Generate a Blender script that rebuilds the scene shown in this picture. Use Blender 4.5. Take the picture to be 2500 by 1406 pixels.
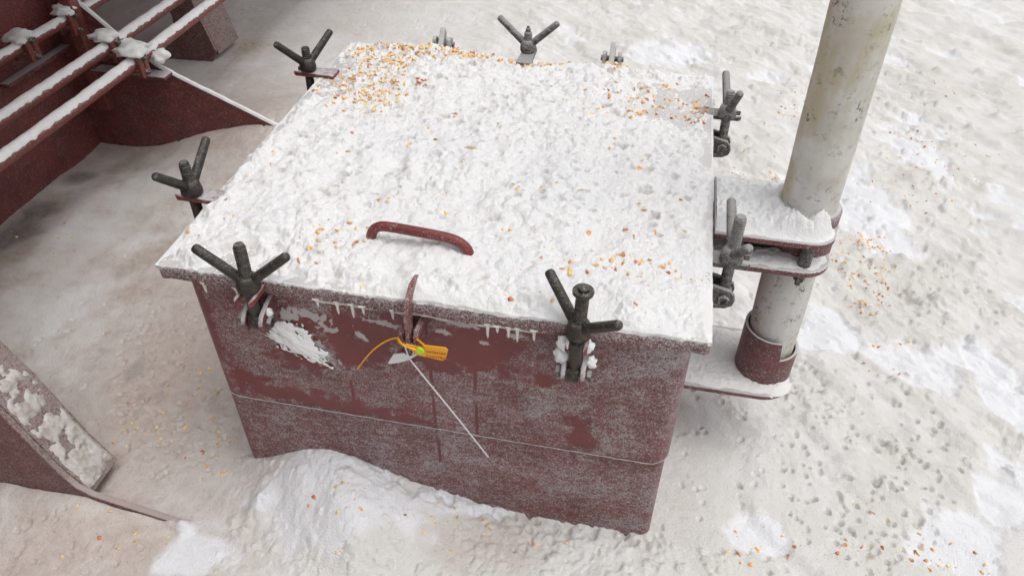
import bpy, math, random
import numpy as np
from mathutils import Vector, Matrix
random.seed(7); rng = np.random.default_rng(11)
scene = bpy.context.scene; COL = scene.collection
for o in list(bpy.data.objects): bpy.data.objects.remove(o)

# ------------------------------------------------------------------ camera
FPX = 1863.9; CAM = np.array([0.84947, -0.92964, 1.52548]); YAW, PITCH, ROLL = -0.19522, 0.71372, 0.00555
def cam_basis():
    f = np.array([math.sin(YAW)*math.cos(PITCH), math.cos(YAW)*math.cos(PITCH), -math.sin(PITCH)])
    r = np.array([math.cos(YAW), -math.sin(YAW), 0.0]); u = np.cross(r, f)
    c, s = math.cos(ROLL), math.sin(ROLL)
    return f, c*r+s*u, -s*r+c*u
CF, CR, CU = cam_basis()
cd = bpy.data.cameras.new('camera'); cd.sensor_width = 36; cd.lens = 36*FPX/2500; cd.clip_start = 0.02; cd.clip_end = 500
cam = bpy.data.objects.new('camera', cd); COL.objects.link(cam); scene.camera = cam
cam.matrix_world = Matrix(((CR[0], CU[0], -CF[0], CAM[0]), (CR[1], CU[1], -CF[1], CAM[1]), (CR[2], CU[2], -CF[2], CAM[2]), (0, 0, 0, 1)))
# pixel of the 2500 x 1406 photograph -> point on a horizontal or vertical plane of the place
def ray(px, py): return CF + CR*(px-1250)/FPX + CU*(703-py)/FPX
def onz(px, py, z): d = ray(px, py); return CAM + (z-CAM[2])/d[2]*d
def ony(px, py, y): d = ray(px, py); return CAM + (y-CAM[1])/d[1]*d
def onx(px, py, x): d = ray(px, py); return CAM + (x-CAM[0])/d[0]*d

# ------------------------------------------------------------------ sky, sun, exposure: overcast
SUN_EL, SUN_AZ = math.radians(72), math.radians(105)       # azimuth from +y towards +x
w = bpy.data.worlds.new('World'); scene.world = w; w.use_nodes = True
nt = w.node_tree; bg = nt.nodes['Background']
sky = nt.nodes.new('ShaderNodeTexSky'); sky.sky_type = 'NISHITA'; sky.sun_disc = False
sky.sun_elevation = SUN_EL; sky.sun_rotation = SUN_AZ; sky.air_density = 1.0; sky.dust_density = 6.0; sky.ozone_density = 1.0
hs = nt.nodes.new('ShaderNodeHueSaturation'); hs.inputs['Saturation'].default_value = 0.12
nt.links.new(sky.outputs[0], hs.inputs['Color']); nt.links.new(hs.outputs[0], bg.inputs[0]); bg.inputs[1].default_value = 0.15
sl = bpy.data.lights.new('sun', 'SUN'); sl.energy = 0.5; sl.angle = math.radians(70); sl.color = (1, 0.97, 0.93)
so = bpy.data.objects.new('sun', sl); COL.objects.link(so)
sd = Vector((math.sin(SUN_AZ)*math.cos(SUN_EL), math.cos(SUN_AZ)*math.cos(SUN_EL), math.sin(SUN_EL)))
so.rotation_euler = sd.to_track_quat('Z', 'Y').to_euler()
vs = scene.view_settings; vs.view_transform = 'Standard'; vs.look = 'None'; vs.gamma = 1; vs.exposure = -0.03; vs.use_curve_mapping = False

# ------------------------------------------------------------------ numpy noise
PERM = np.random.default_rng(3).permutation(4096)
GR = np.random.default_rng(4).uniform(0, 2*math.pi, 4096); GX, GY = np.cos(GR), np.sin(GR)
def perlin(x, y, seed=0):
    xi = np.floor(x).astype(np.int64); yi = np.floor(y).astype(np.int64); xf = x-xi; yf = y-yi
    def g(i, j, dx, dy):
        h = PERM[(PERM[(i+seed*57) & 4095]+j) & 4095]; return GX[h]*dx+GY[h]*dy
    u = xf*xf*xf*(xf*(xf*6-15)+10); v = yf*yf*yf*(yf*(yf*6-15)+10)
    a = g(xi, yi, xf, yf)*(1-u)+g(xi+1, yi, xf-1, yf)*u
    b = g(xi, yi+1, xf, yf-1)*(1-u)+g(xi+1, yi+1, xf-1, yf-1)*u
    return (a*(1-v)+b*v)*1.5
def fbm(x, y, s, octv=4, seed=0, gain=0.5):
    r = 0; a = 1; t = 0
    for k in range(octv):
        r = r+a*perlin(x/s, y/s, seed+k); t += a; a *= gain; s /= 2.03
    return r/t
def sstep(a, b, x): t = np.clip((x-a)/(b-a), 0, 1); return t*t*(3-2*t)

# ------------------------------------------------------------------ mesh helpers
class MB:
    def __init__(s): s.v = []; s.f = []
    def add(s, vs_, fs): o = len(s.v); s.v += [tuple(map(float, q)) for q in vs_]; s.f += [tuple(i+o for i in q) for q in fs]; return s
    def box(s, x0, x1, y0, y1, z0, z1, c=0.0):
        if c <= 0:
            return s.add([(x0, y0, z0), (x1, y0, z0), (x1, y1, z0), (x0, y1, z0), (x0, y0, z1), (x1, y0, z1), (x1, y1, z1), (x0, y1, z1)],
                         [(0, 3, 2, 1), (4, 5, 6, 7), (0, 1, 5, 4), (1, 2, 6, 5), (2, 3, 7, 6), (3, 0, 4, 7)])
        prof = lambda k: [(x0+c+k, y0+k), (x1-c-k, y0+k), (x1-k, y0+c+k), (x1-k, y1-c-k), (x1-c-k, y1-k), (x0+c+k, y1-k), (x0+k, y1-c-k), (x0+k, y0+c+k)]
        L = [[(a, b, z0) for a, b in prof(c*.6)], [(a, b, z0+c*.6) for a, b in prof(0)], [(a, b, z1-c*.6) for a, b in prof(0)], [(a, b, z1) for a, b in prof(c*.6)]]
        return s.loft(L)
    def loft(s, L, caps=True, closed=True):
        n = len(L[0]); o = len(s.v)
        for l in L: s.v += [tuple(map(float, q)) for q in l]
        for i in range(len(L)-1):
            for j in range(n if closed else n-1):
                a = o+i*n+j; b = o+i*n+(j+1) % n; s.f.append((a, b, b+n, a+n))
        if caps and closed:
            s.f.append(tuple(o+j for j in reversed(range(n)))); e = o+(len(L)-1)*n; s.f.append(tuple(e+j for j in range(n)))
        return s
    def tube(s, path, rad, seg=12, up=(0, 0, 1)):
        P = [Vector(q) for q in path]; L = []; N = len(P)
        rad = rad if hasattr(rad, '__len__') else [rad]*N; prev = None
        for i in range(N):
            t = (P[min(i+1, N-1)]-P[max(i-1, 0)]).normalized()
            if prev is None:
                a = Vector(up); a = a-t*a.dot(t)
                if a.length < .1: a = Vector((1, 0, 0)); a = a-t*a.dot(t)
            else: a = prev-t*prev.dot(t)
            a.normalize(); prev = a; b = t.cross(a)
            L.append([P[i]+(a*math.cos(k*2*math.pi/seg)+b*math.sin(k*2*math.pi/seg))*rad[i] for k in range(seg)])
        return s.loft(L)
    def capsule(s, p0, p1, r0, r1, seg=12):
        p0, p1 = Vector(p0), Vector(p1); d = (p1-p0).normalized()
        pts, rr = [p0], [r0]
        n = 4
        for k in range(1, n): pts.append(p0.lerp(p1, k/n)-d*0); rr.append(r0+(r1-r0)*k/n)
        pts += [p1-d*r1*.7, p1-d*r1*.28, p1-d*r1*.06, p1]; rr += [r1, r1*.86, r1*.55, r1*.25]
        return s.tube(pts, rr, seg)
    def lathe(s, prof, seg=20, axis=None):
        return s.loft([[(r*math.cos(k*2*math.pi/seg), r*math.sin(k*2*math.pi/seg), z) for k in range(seg)] for r, z in prof])
    def prism(s, poly, d0, d1, plane='xz'):
        # poly in the plane, extruded along the remaining axis from d0 to d1
        def p(a, b, d): return {'xz': (a, d, b), 'yz': (d, a, b), 'xy': (a, b, d)}[plane]
        return s.loft([[p(a, b, d0) for a, b in poly], [p(a, b, d1) for a, b in poly]])
    def mesh(s, name, mat, smooth=True, fix=True):
        m = bpy.data.meshes.new(name); m.from_pydata(s.v, [], s.f)
        if fix:
            import bmesh
            b = bmesh.new(); b.from_mesh(m); bmesh.ops.recalc_face_normals(b, faces=b.faces); b.to_mesh(m); b.free()
        if mat: m.materials.append(mat)
        if smooth:
            m.shade_smooth()
            m.set_sharp_from_angle(angle=math.radians(38))
        m.update(); return m
    def build(s, name, mat, parent=None, smooth=True): return link(name, s.mesh(name, mat, smooth), parent)
def link(name, data, parent=None):
    o = bpy.data.objects.new(name, data); COL.objects.link(o)
    if parent is not None: o.parent = parent
    return o
def tag(o, label=None, cat=None, group=None, kind=None):
    if label: o['label'] = label
    if cat: o['category'] = cat
    if group: o['group'] = group
    if kind: o['kind'] = kind
    return o
def empty(name, loc=(0, 0, 0)):
    o = bpy.data.objects.new(name, None); o.empty_display_size = .05; o.location = loc; COL.objects.link(o); return o
def bevel(o, wdt=.002, seg=2):
    m = o.modifiers.new('bevel', 'BEVEL'); m.width = wdt; m.segments = seg; m.limit_method = 'ANGLE'; m.angle_limit = math.radians(35); return o
def grid_mesh(name, X, Y, Z, mat, attrs={}, keep=None):
    n, m_ = X.shape; co = np.stack([X, Y, Z], -1).reshape(-1, 3)
    i = np.arange(n*m_).reshape(n, m_)
    q = np.stack([i[:-1, :-1], i[:-1, 1:], i[1:, 1:], i[1:, :-1]], -1).reshape(-1, 4)
    if keep is not None: q = q[keep.ravel()[q].all(1)]
    me = bpy.data.meshes.new(name); me.vertices.add(len(co)); me.vertices.foreach_set('co', co.ravel())
    me.loops.add(q.size); me.loops.foreach_set('vertex_index', q.ravel().astype(np.int32))
    me.polygons.add(len(q)); me.polygons.foreach_set('loop_start', np.arange(0, q.size, 4, dtype=np.int32)); me.polygons.foreach_set('loop_total', np.full(len(q), 4, np.int32))
    me.update(calc_edges=True); me.shade_smooth()
    for k, a in attrs.items():
        at = me.attributes.new(k, 'FLOAT', 'POINT'); at.data.foreach_set('value', a.ravel().astype(np.float32))
    me.materials.append(mat); return me

# ------------------------------------------------------------------ materials
class NT:
    def __init__(s, name):
        s.m = bpy.data.materials.new(name); s.m.use_nodes = True; s.t = s.m.node_tree; s.b = s.t.nodes['Principled BSDF']
        s.co = s.n('ShaderNodeTexCoord'); s.obj = s.co.outputs['Object']; s.geo = s.n('ShaderNodeNewGeometry')
    def n(s, ty, **k):
        x = s.t.nodes.new(ty)
        for a, v in k.items(): setattr(x, a, v)
        return x
    def put(s, sock, v):
        if hasattr(v, 'links'): s.t.links.new(v, sock)
        else: sock.default_value = v
    def noise(s, scale, detail=4, rough=.55, dist=0, vec=None):
        x = s.n('ShaderNodeTexNoise'); s.put(x.inputs['Vector'], vec or s.obj)
        for a, v in (('Scale', scale), ('Detail', detail), ('Roughness', rough), ('Distortion', dist)): x.inputs[a].default_value = v
        return x.outputs[0]
    def voro(s, scale, feat='F1', rnd=1.0, vec=None):
        x = s.n('ShaderNodeTexVoronoi', feature=feat); s.put(x.inputs['Vector'], vec or s.obj); x.inputs['Scale'].default_value = scale; x.inputs['Randomness'].default_value = rnd
        return x.outputs[0]
    def ramp(s, v, a, b):
        x = s.n('ShaderNodeMapRange', interpolation_type='SMOOTHSTEP'); s.put(x.inputs[0], v); x.inputs[1].default_value = a; x.inputs[2].default_value = b; return x.outputs[0]
    def math(s, op, a, b=0.0, c=None, clamp=False):
        x = s.n('ShaderNodeMath', operation=op, use_clamp=clamp); s.put(x.inputs[0], a); s.put(x.inputs[1], b)
        if c is not None: s.put(x.inputs[2], c)
        return x.outputs[0]
    def mix(s, f, a, b):
        x = s.n('ShaderNodeMix', data_type='RGBA'); s.put(x.inputs[0], f)
        s.put(x.inputs[6], a if hasattr(a, 'links') else (*a, 1)); s.put(x.inputs[7], b if hasattr(b, 'links') else (*b, 1)); return x.outputs[2]
    def attr(s, n): x = s.n('ShaderNodeAttribute', attribute_name=n); return x.outputs['Fac']
    def nz(s): x = s.n('ShaderNodeSeparateXYZ'); s.put(x.inputs[0], s.geo.outputs['Normal']); return x.outputs[2]
    def bump(s, h, strength=.5, dist=.002):
        x = s.n('ShaderNodeBump'); x.inputs['Strength'].default_value = strength; x.inputs['Distance'].default_value = dist; s.put(x.inputs['Height'], h); s.put(s.b.inputs['Normal'], x.outputs[0])
    def fin(s, col, rough=.6, metal=0.0, spec=.5):
        s.put(s.b.inputs['Base Color'], col if hasattr(col, 'links') else (*col, 1)); s.put(s.b.inputs['Roughness'], rough); s.put(s.b.inputs['Metallic'], metal); s.put(s.b.inputs['Specular IOR Level'], spec); return s.m

FROST = (.60, .575, .585)
def frosted(name, base, base2, amount, upk=.5, rough=.45, patch=.14, fmax=.93, bumpd=.0016, mids=48, useattr=None, metal=0.0, scale=1.0, top=None, rust=None):
    """painted or bare steel with hoar frost: fine broken crystals, thicker on faces that look up"""
    t = NT(name)
    big = t.noise(9*scale, 4, .6, .6); smap = t.n('ShaderNodeMapping'); t.put(smap.inputs[0], t.obj); smap.inputs['Scale'].default_value = (.6, .6, 1.25); mid = t.noise(mids*scale, 6, .72, 1.2, smap.outputs[0]); fine = t.noise(230*scale, 5, .7, 1.5)
    crys = t.noise(620*scale, 3, .7, 2.0)
    v = t.math('ADD', t.math('MULTIPLY', fine, .75), t.math('MULTIPLY', crys, .25))
    lvl = t.math('MULTIPLY_ADD', t.math('SUBTRACT', big, .5), .09, amount)
    lvl = t.math('MULTIPLY_ADD', t.math('SUBTRACT', mid, .5), patch, lvl)
    if useattr: lvl = t.math('ADD', lvl, t.attr(useattr))
    up = t.math('MAXIMUM', t.nz(), 0.0)
    lvl = t.math('MULTIPLY_ADD', up, upk, lvl)
    d = t.math('ADD', v, lvl)                     # frost where noise + level is over one
    m = t.ramp(d, .90, 1.02)
    haze_ = t.math('MULTIPLY', t.ramp(d, .78, 1.2), .30)
    m = t.math('MAXIMUM', m, haze_)
    pc = t.mix(t.ramp(t.noise(14*scale, 5, .6), .35, .68), base, base2)
    if rust: pc = t.mix(t.math('MULTIPLY', t.ramp(t.noise(22*scale, 5, .7), .58, .72), .8), pc, rust)
    tc = top or FROST; tcol = t.mix(t.ramp(crys, .35, .65), tuple(.62*q for q in tc), tuple(min(.85, 1.12*q) for q in tc)); col = t.mix(t.math('MULTIPLY', m, fmax), pc, tcol)
    t.bump(t.math('ADD', t.math('MULTIPLY', m, 1.0), t.math('MULTIPLY', v, .6)), .55, bumpd)
    return t.fin(col, t.math('MULTIPLY_ADD', m, .4, rough), metal)
M_RED = frosted('red paint frosted', (.150, .026, .026), (.10, .019, .019), .375, .28, .42)
M_REDWALL = frosted('red paint wall', (.200, .036, .032), (.130, .026, .023), .375, .45, .5, fmax=.7, rust=(.12, .05, .025))  # wall and bracket red with frost and rust patches
M_REDFACE = frosted('red paint coaming', (.165, .027, .028), (.120, .021, .021), .425, .35, .36, useattr='frost', fmax=.80, patch=.25, mids=34)
M_REDDUST = frosted('red paint dusty frost', (.16, .04, .033), (.11, .03, .026), .42, .25, .5, fmax=.72, top=(.52, .47, .45))
M_REDBAR = frosted('red paint rusty bar', (.20, .040, .032), (.15, .034, .024), .345, .2, .5, rust=(.16, .07, .03))
M_REDHAND = frosted('red paint worn handle', (.19, .024, .022), (.14, .02, .018), .35, .0, .35, patch=.35)
M_LID = frosted('red paint under snow', (.14, .028, .027), (.10, .022, .021), .41, .26, .5, top=(.66, .65, .65))
M_HASP = frosted('red paint hasp', (.20, .028, .026), (.13, .02, .02), .40, .02, .42, patch=.4)
M_FROSTY = frosted('thick hoar frost on steel', (.07, .055, .05), (.10, .05, .045), .52, .10, .6, patch=.4, top=(.58, .575, .57))
M_LUG = frosted('red paint lug', (.20, .028, .026), (.14, .022, .02), .36, .16, .4, patch=.35)
M_STEEL = frosted('dark greased steel', (.034, .030, .026), (.075, .055, .038), .315, .10, .42, patch=.45, bumpd=.0005, rust=(.15, .085, .04), metal=.45, scale=1.4, top=(.42, .41, .40))
M_STEELF = frosted('frosted grey steel', (.040, .037, .034), (.06, .055, .05), .42, .16, .5, patch=.35, bumpd=.0007, metal=.25, scale=1.4, top=(.45, .44, .43))

def snow_mat(name, lid=False):
    t = NT(name)
    a = t.noise(5, 5, .6, .4); b = t.noise(38, 5, .65, .5); sp = t.noise(260, 3, .6); sp2 = t.noise(900, 2, .6)
    if lid:
        col = t.mix(t.math('MULTIPLY', t.ramp(b, .52, .74), .30), (.835, .832, .832), (.75, .70, .655)); col = t.mix(t.math('MULTIPLY', t.attr('pit_tint'), .6), col, (.66, .56, .48))
        col = t.mix(t.math('MULTIPLY', t.ramp(a, .5, .7), .35), col, (.78, .79, .815))
        speck = t.ramp(t.noise(330, 2, .5), .715, .76)
        col = t.mix(t.math('MULTIPLY', speck, .55), col, (.32, .25, .19))
        t.bump(t.math('ADD', t.math('MULTIPLY', sp, 1.0), t.math('MULTIPLY', sp2, .5)), .7, .004)
    else:
        dust = t.attr('dust'); pink = t.attr('pink'); white = t.attr('white')
        base = t.mix(t.ramp(a, .35, .65), (.80, .795, .78), (.765, .755, .73))
        tan = t.mix(t.ramp(b, .35, .65), (.70, .68, .64), (.65, .625, .58))
        col = t.mix(dust, base, tan)
        pk = t.mix(t.ramp(b, .35, .68), (.60, .52, .475), (.50, .42, .375))
        col = t.mix(pink, col, pk)
        col = t.mix(white, col, (.84, .85, .875)); col = t.mix(t.attr('bare'), col, t.mix(t.ramp(b, .4, .6), (.20, .19, .18), (.30, .28, .265)))
        keep = t.math('SUBTRACT', 1.0, t.math('MULTIPLY', white, .8))
        s1 = t.math('MULTIPLY', t.ramp(t.noise(120, 4, .65), .60, .70), .5)
        s1 = t.math('MULTIPLY', t.math('MULTIPLY', s1, keep), t.math('MULTIPLY_ADD', pink, .9, .45))
        col = t.mix(s1, col, (.36, .24, .16))
        s2 = t.math('MULTIPLY', t.math('MULTIPLY', t.ramp(t.noise(420, 2, .5), .69, .74), .6), keep)
        col = t.mix(s2, col, (.30, .25, .20))
        t.bump(t.math('ADD', t.math('MULTIPLY', sp, 1.0), t.math('ADD', t.math('MULTIPLY', sp2, .35), t.math('MULTIPLY', b, 1.2))), .9, .004)
    return t.fin(col, .75, 0, .25)
M_SNOW = snow_mat('dusty deck snow'); M_LSNOW = snow_mat('clumped white snow', True)
t = NT('smooth drifted snow'); M_SSNOW = (t.bump(t.noise(300, 4, .6), .4, .002), t.fin(t.mix(t.ramp(t.noise(20, 4), .4, .7), (.86, .865, .87), (.80, .80, .79)), .7, 0, .25))[1]
t = NT('dirty snow crust'); M_CRUST = (t.bump(t.noise(260, 4, .7), .8, .003), t.fin(t.mix(t.ramp(t.noise(45, 5, .65), .42, .66), (.64, .61, .59), (.46, .40, .36)), .75, 0, .25))[1]
t = NT('milky ice'); t.b.inputs['Transmission Weight'].default_value = .15; t.b.inputs['IOR'].default_value = 1.31; M_ICE = t.fin((.78, .755, .71), .2)
t = NT('cream painted pipe')
sep = t.n('ShaderNodeSeparateXYZ'); t.put(sep.inputs[0], t.obj)
st = t.n('ShaderNodeMapping'); t.put(st.inputs[0], t.obj); st.inputs['Scale'].default_value = (1, 1, .25)
c1 = t.mix(t.ramp(t.noise(6, 5, .6), .38, .62), (.60, .595, .58), (.51, .49, .43))
c1 = t.mix(t.math('MULTIPLY', t.ramp(t.noise(11, 5, .65, .4, st.outputs[0]), .46, .62), .75), c1, (.46, .385, .235))
c1 = t.mix(t.math('MULTIPLY', t.ramp(t.noise(60, 6, .75, .6), .55, .66), .6), c1, (.19, .16, .115))
chip = t.math('MULTIPLY', t.ramp(t.noise(18, 6, .7), .55, .62), t.ramp(t.noise(140, 3, .7), .52, .58))
c1 = t.mix(t.math('MULTIPLY', chip, .8), c1, (.05, .045, .04))
fr = t.ramp(t.noise(4, 4, .6), .50, .62); c1 = t.mix(t.math('MULTIPLY', fr, .55), c1, (.70, .70, .695))
t.bump(t.math('ADD', t.noise(110, 5, .6), t.math('MULTIPLY', fr, .4)), .35, .002); M_PIPE = t.fin(c1, .62)
t = NT('orange seal plastic'); M_ORANGE = t.fin((.84, .37, .008), .35)
t = NT('orange seal print'); M_OPRINT = t.fin((.34, .10, .003), .5)
t = NT('green lock insert'); M_GREEN = t.fin((.42, .72, .04), .25)
t = NT('white seal plastic'); M_WHITE = t.fin((.66, .66, .67), .4)
t = NT('near black ring'); t.bump(t.noise(200, 4), .5, .002); M_DARK = t.fin((.012, .011, .010), .6)  # near-black colour of the ring between the hinge arm plates
def kernel_mat(name, c1, c2, tip):
    t = NT(name); oi = t.n('ShaderNodeObjectInfo'); s = t.n('ShaderNodeSeparateXYZ'); t.put(s.inputs[0], t.obj)
    rr = t.math('FRACT', t.math('ADD', oi.outputs['Random'], t.attr('rnd')))
    c = t.mix(rr, c1, c2); c = t.mix(t.math('MULTIPLY', t.ramp(t.attr('tip'), .35, .9), .8), c, tip); return t.fin(c, .38)
KM = [kernel_mat('yellow corn', (.88, .58, .16), (.84, .48, .11), (.88, .76, .56)), kernel_mat('orange corn', (.82, .44, .14), (.74, .33, .10), (.84, .68, .48)),
      kernel_mat('reddish corn', (.60, .22, .09), (.48, .15, .06), (.70, .46, .30)), kernel_mat('pale split corn', (.72, .55, .33), (.66, .46, .22), (.78, .70, .58))]

# ------------------------------------------------------------------ ground: one sheet of snow on the deck
H = 0.643
def lines(parts):
    out = []
    for a, b, st_ in parts: out.append(np.arange(a, b, st_))
    return np.concatenate(out)
XS = np.concatenate([[-40, -15, -7, -4, -3], lines([(-2.8, -.75, .008), (-.75, 2.05, .0033), (2.05, 3.05, .009)]), [3.4, 4, 7, 15, 40]])
YS = np.concatenate([[-40, -15, -6, -3, -1.6], lines([(-.9, -.35, .012), (-.35, 1.05, .0033), (1.05, 2.6, .0072), (2.6, 4.0, .010)]), [4.3, 5, 7, 15, 40]])
X, Y = np.meshgrid(XS, YS)
def g2(cx, cy, sx, sy, rot=0):
    dx, dy = X-cx, Y-cy; c, s = math.cos(rot), math.sin(rot)
    return np.exp(-(((dx*c+dy*s)/sx)**2+((-dx*s+dy*c)/sy)**2))
Z = .012*fbm(X, Y, .55, 3, 1)+.004*fbm(X, Y, .12, 3, 5)+.0018*fbm(X, Y, .03, 3, 9)+.0010*np.abs(fbm(X, Y, .011, 2, 12))
# trodden, wind-cut snow to the right and behind
tr = sstep(.95, 1.5, X+.35*np.clip(Y-.3, -1, 2))*sstep(-.1, .5, Y)
tr = np.maximum(tr, sstep(1.15, 1.7, Y)*sstep(-.5, .4, X)*.9)
ang = math.radians(-38); U = X*math.cos(ang)+Y*math.sin(ang); V = -X*math.sin(ang)+Y*math.cos(ang)
wind = fbm(U*.45, V, .11, 4, 21); Z += tr*((.034*wind+.012*fbm(U*.35, V, .26, 3, 29))+.010*(-np.abs(fbm(U, V, .20, 3, 31)))+sstep(-.1, .35, fbm(X, Y, .35, 3, 33))*(.008*fbm(X, Y, .06, 3, 35)+.003*np.abs(fbm(X, Y, .02, 2, 37))))
# drift against the big bracket, drifts behind it
dr = sstep(-1.12, -.5, X)*np.exp(-((Y-1.42)/.33)**2)*sstep(.25, -.15, X)
Z += .15*dr
Z -= .035*g2(-1.06, 1.24, .20, .11)+.02*g2(-1.2, .85, .1, .5)
# snow heaped against the front of the hatch
a = ony(790, 1108, .026); Z += (a[2]+.006)*np.exp(-((X-a[0])/.16)**2)*np.where(Y < .03, np.exp(-((Y-.03)/.11)**2), np.exp(-((Y-.03)/.03)**2))
a2 = ony(1010, 1145, .026); Z += .030*np.exp(-((X-.47)/.13)**2)*np.exp(-((Y-.02)/.09)**2)
for px, py, z0, hgt, sx, sy, ro in ((850, 1270, .05, .066, .095, .08, .2), (880, 1340, .03, .022, .05, .05, 0), (735, 1225, .03, .018, .035, .05, .6), (1010, 1300, .02, .022, .10, .07, .3),
                                (645, 1240, .0, .022, .022, .030, -.5), (448, 1285, .0, .026, .017, .012, 0), (420, 1275, .0, .012, .012, .012, 0), (1750, 1330, .0, .012, .10, .08, .4)):
    c = onz(px, py, z0); Z += hgt*g2(c[0], c[1], sx, sy, ro)
# ridge left by a boot at the lower right
for k in range(14):
    tt = k/13; c = onz(1835+260*tt**1.3, 1225+230*tt, 0); Z += .0042*g2(c[0], c[1], .022, .022); c = onz(1820+240*tt**1.3, 1245+230*tt, 0); Z -= .0042*g2(c[0], c[1], .025, .02)
lumpy = np.exp(-((Y+.02)/.2)**2)*sstep(-.15, .15, X)*sstep(1.15, .9, X)
Z += lumpy*(.009*np.abs(fbm(X, Y, .045, 3, 41))+.004*np.abs(fbm(X, Y, .018, 2, 43)))
# broken edge along the foot of the hatch
edge = np.exp(-((Y-.015)/.02)**2)*sstep(.3, .5, X)*sstep(1.0, .95, X); Z -= edge*.016*sstep(-.05, .35, fbm(X, Y, .03, 2, 47))
# pits that thrown grain melted into the crust
def pit(cx, cy, r, d, ex=1.0, ro=0.0):
    i0, i1 = np.searchsorted(XS, [cx-3*r*ex, cx+3*r*ex]); j0, j1 = np.searchsorted(YS, [cy-3*r*ex, cy+3*r*ex])
    if i1 <= i0 or j1 <= j0: return
    dx, dy = X[j0:j1, i0:i1]-cx, Y[j0:j1, i0:i1]-cy; c, s = math.cos(ro), math.sin(ro); e = ((dx*c+dy*s)/ex)**2+(-dx*s+dy*c)**2
    Z[j0:j1, i0:i1] -= d*sstep(1.35, .6, np.sqrt(e)/r)
def pits(px, py, rx, ry, n, r0, r1, d0=.006, d1=.012):
    for _ in range(n):
        a_, q = rng.uniform(0, 6.283), math.sqrt(rng.uniform())
        c = onz(px+rx*q*math.cos(a_), py+ry*q*math.sin(a_), 0); r = rng.uniform(r0, r1)
        pit(c[0], c[1], r, rng.uniform(d0, d1), rng.choice([1, 1, 1.3, 1.9]), rng.uniform(0, 3.14))
pits(2120, 1160, 230, 230, 125, .0036, .0062, .010, .016); pits(2020, 930, 120, 110, 34, .004, .007); pits(2050, 1330, 300, 90, 30, .004, .0065, .007, .012)
pits(1780, 1150, 150, 170, 24, .004, .006, .004, .008); pits(2330, 760, 140, 90, 22, .005, .008); pits(1740, 960, 70, 25, 8, .005, .008)
pits(430, 960, 170, 220, 150, .004, .008, .004, .008); pits(250, 760, 230, 200, 50, .004, .006, .002, .005); pits(1400, 1300, 220, 80, 40, .004, .008, .005, .01)
pits(560, 330, 160, 120, 30, .005, .009, .003, .007); pits(800, 60, 300, 60, 40, .006, .010, .003, .006); pits(2200, 500, 260, 350, 70, .006, .011, .004, .010)
pits(180, 1330, 180, 70, 30, .004, .006, .003, .006)
# dust tints (fallen grain dust and soot that lie on the snow)
n1 = fbm(X, Y, .45, 4, 51); n2 = fbm(X, Y, .12, 4, 55); n3 = fbm(U*.4, V, .22, 4, 57)
dust = np.clip(.35+.9*n1+.6*n2, 0, 1)*.9
def blob(px, py, rx, ry, soft=.5, k=.55):
    c = onz(px, py, 0); cx_ = onz(px+rx, py, 0); cy_ = onz(px, py-ry, 0)
    R1 = np.hypot(*(cx_-c)[:2]); R2 = np.hypot(*(cy_-c)[:2]); th = math.atan2((cx_-c)[1], (cx_-c)[0])
    dx, dy = X-c[0], Y-c[1]; cc, s = math.cos(th), math.sin(th)
    e = np.sqrt(((dx*cc+dy*s)/R1)**2+((-dx*s+dy*cc)/R2)**2)+k*n2*1.6+k*.6*n1
    return sstep(1+soft*.5, 1-soft, e)
Y3G = -.147
pink = np.clip(sstep(.35, -.35, X)*(.62+1.0*n2+.5*n1), 0, 1)
for px, py, rx, ry in ((420, 930, 230, 300), (620, 330, 190, 130), (330, 1330, 330, 100), (150, 1350, 220, 100)): pink = np.maximum(pink, .9*blob(px, py, rx, ry, .8))
for px, py, rx, ry in ((120, 700, 160, 230), (330, 500, 180, 110), (470, 190, 70, 60)): pink *= 1-.75*blob(px, py, rx, ry, .9)
pink *= sstep(.9, .3, X)*sstep(2.4, 1.3, Y)
pink = np.maximum(pink, .55*blob(1200, 1330, 160, 70, .9)); pink = np.maximum(pink, .9*blob(610, 118, 60, 26, .7)*1.0)
white = tr*sstep(.22, .38, n3+.35*n2)*.9
for px, py, rx, ry in ((2240, 890, 110, 55), (2010, 800, 90, 60), (2130, 520, 80, 110), (2450, 1220, 70, 60), (2330, 1320, 130, 80), (490, 1345, 110, 75), (2470, 960, 60, 140), (1840, 1300, 70, 60), (1640, 130, 90, 30), (2240, 380, 50, 60), (840, 1250, 190, 110), (650, 1240, 30, 26), (447, 1286, 18, 16), (1100, 1240, 120, 40)):
    white = np.maximum(white, blob(px, py, rx, ry, .28))
bare = np.maximum.reduce([.95*blob(25, 560, 75, 50, .5), .9*blob(100, 505, 60, 24, .5), .8*blob(190, 420, 40, 16, .6), .35*blob(330, 905, 16, 26, .7), .4*blob(385, 975, 50, 16, .8)])
dust *= 1-.5*sstep(1.0, .2, X)*sstep(.4, 0, Y)
Z -= .009*white*sstep(.7, 1.0, X+.8*np.clip(Y, 0, 1))
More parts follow.
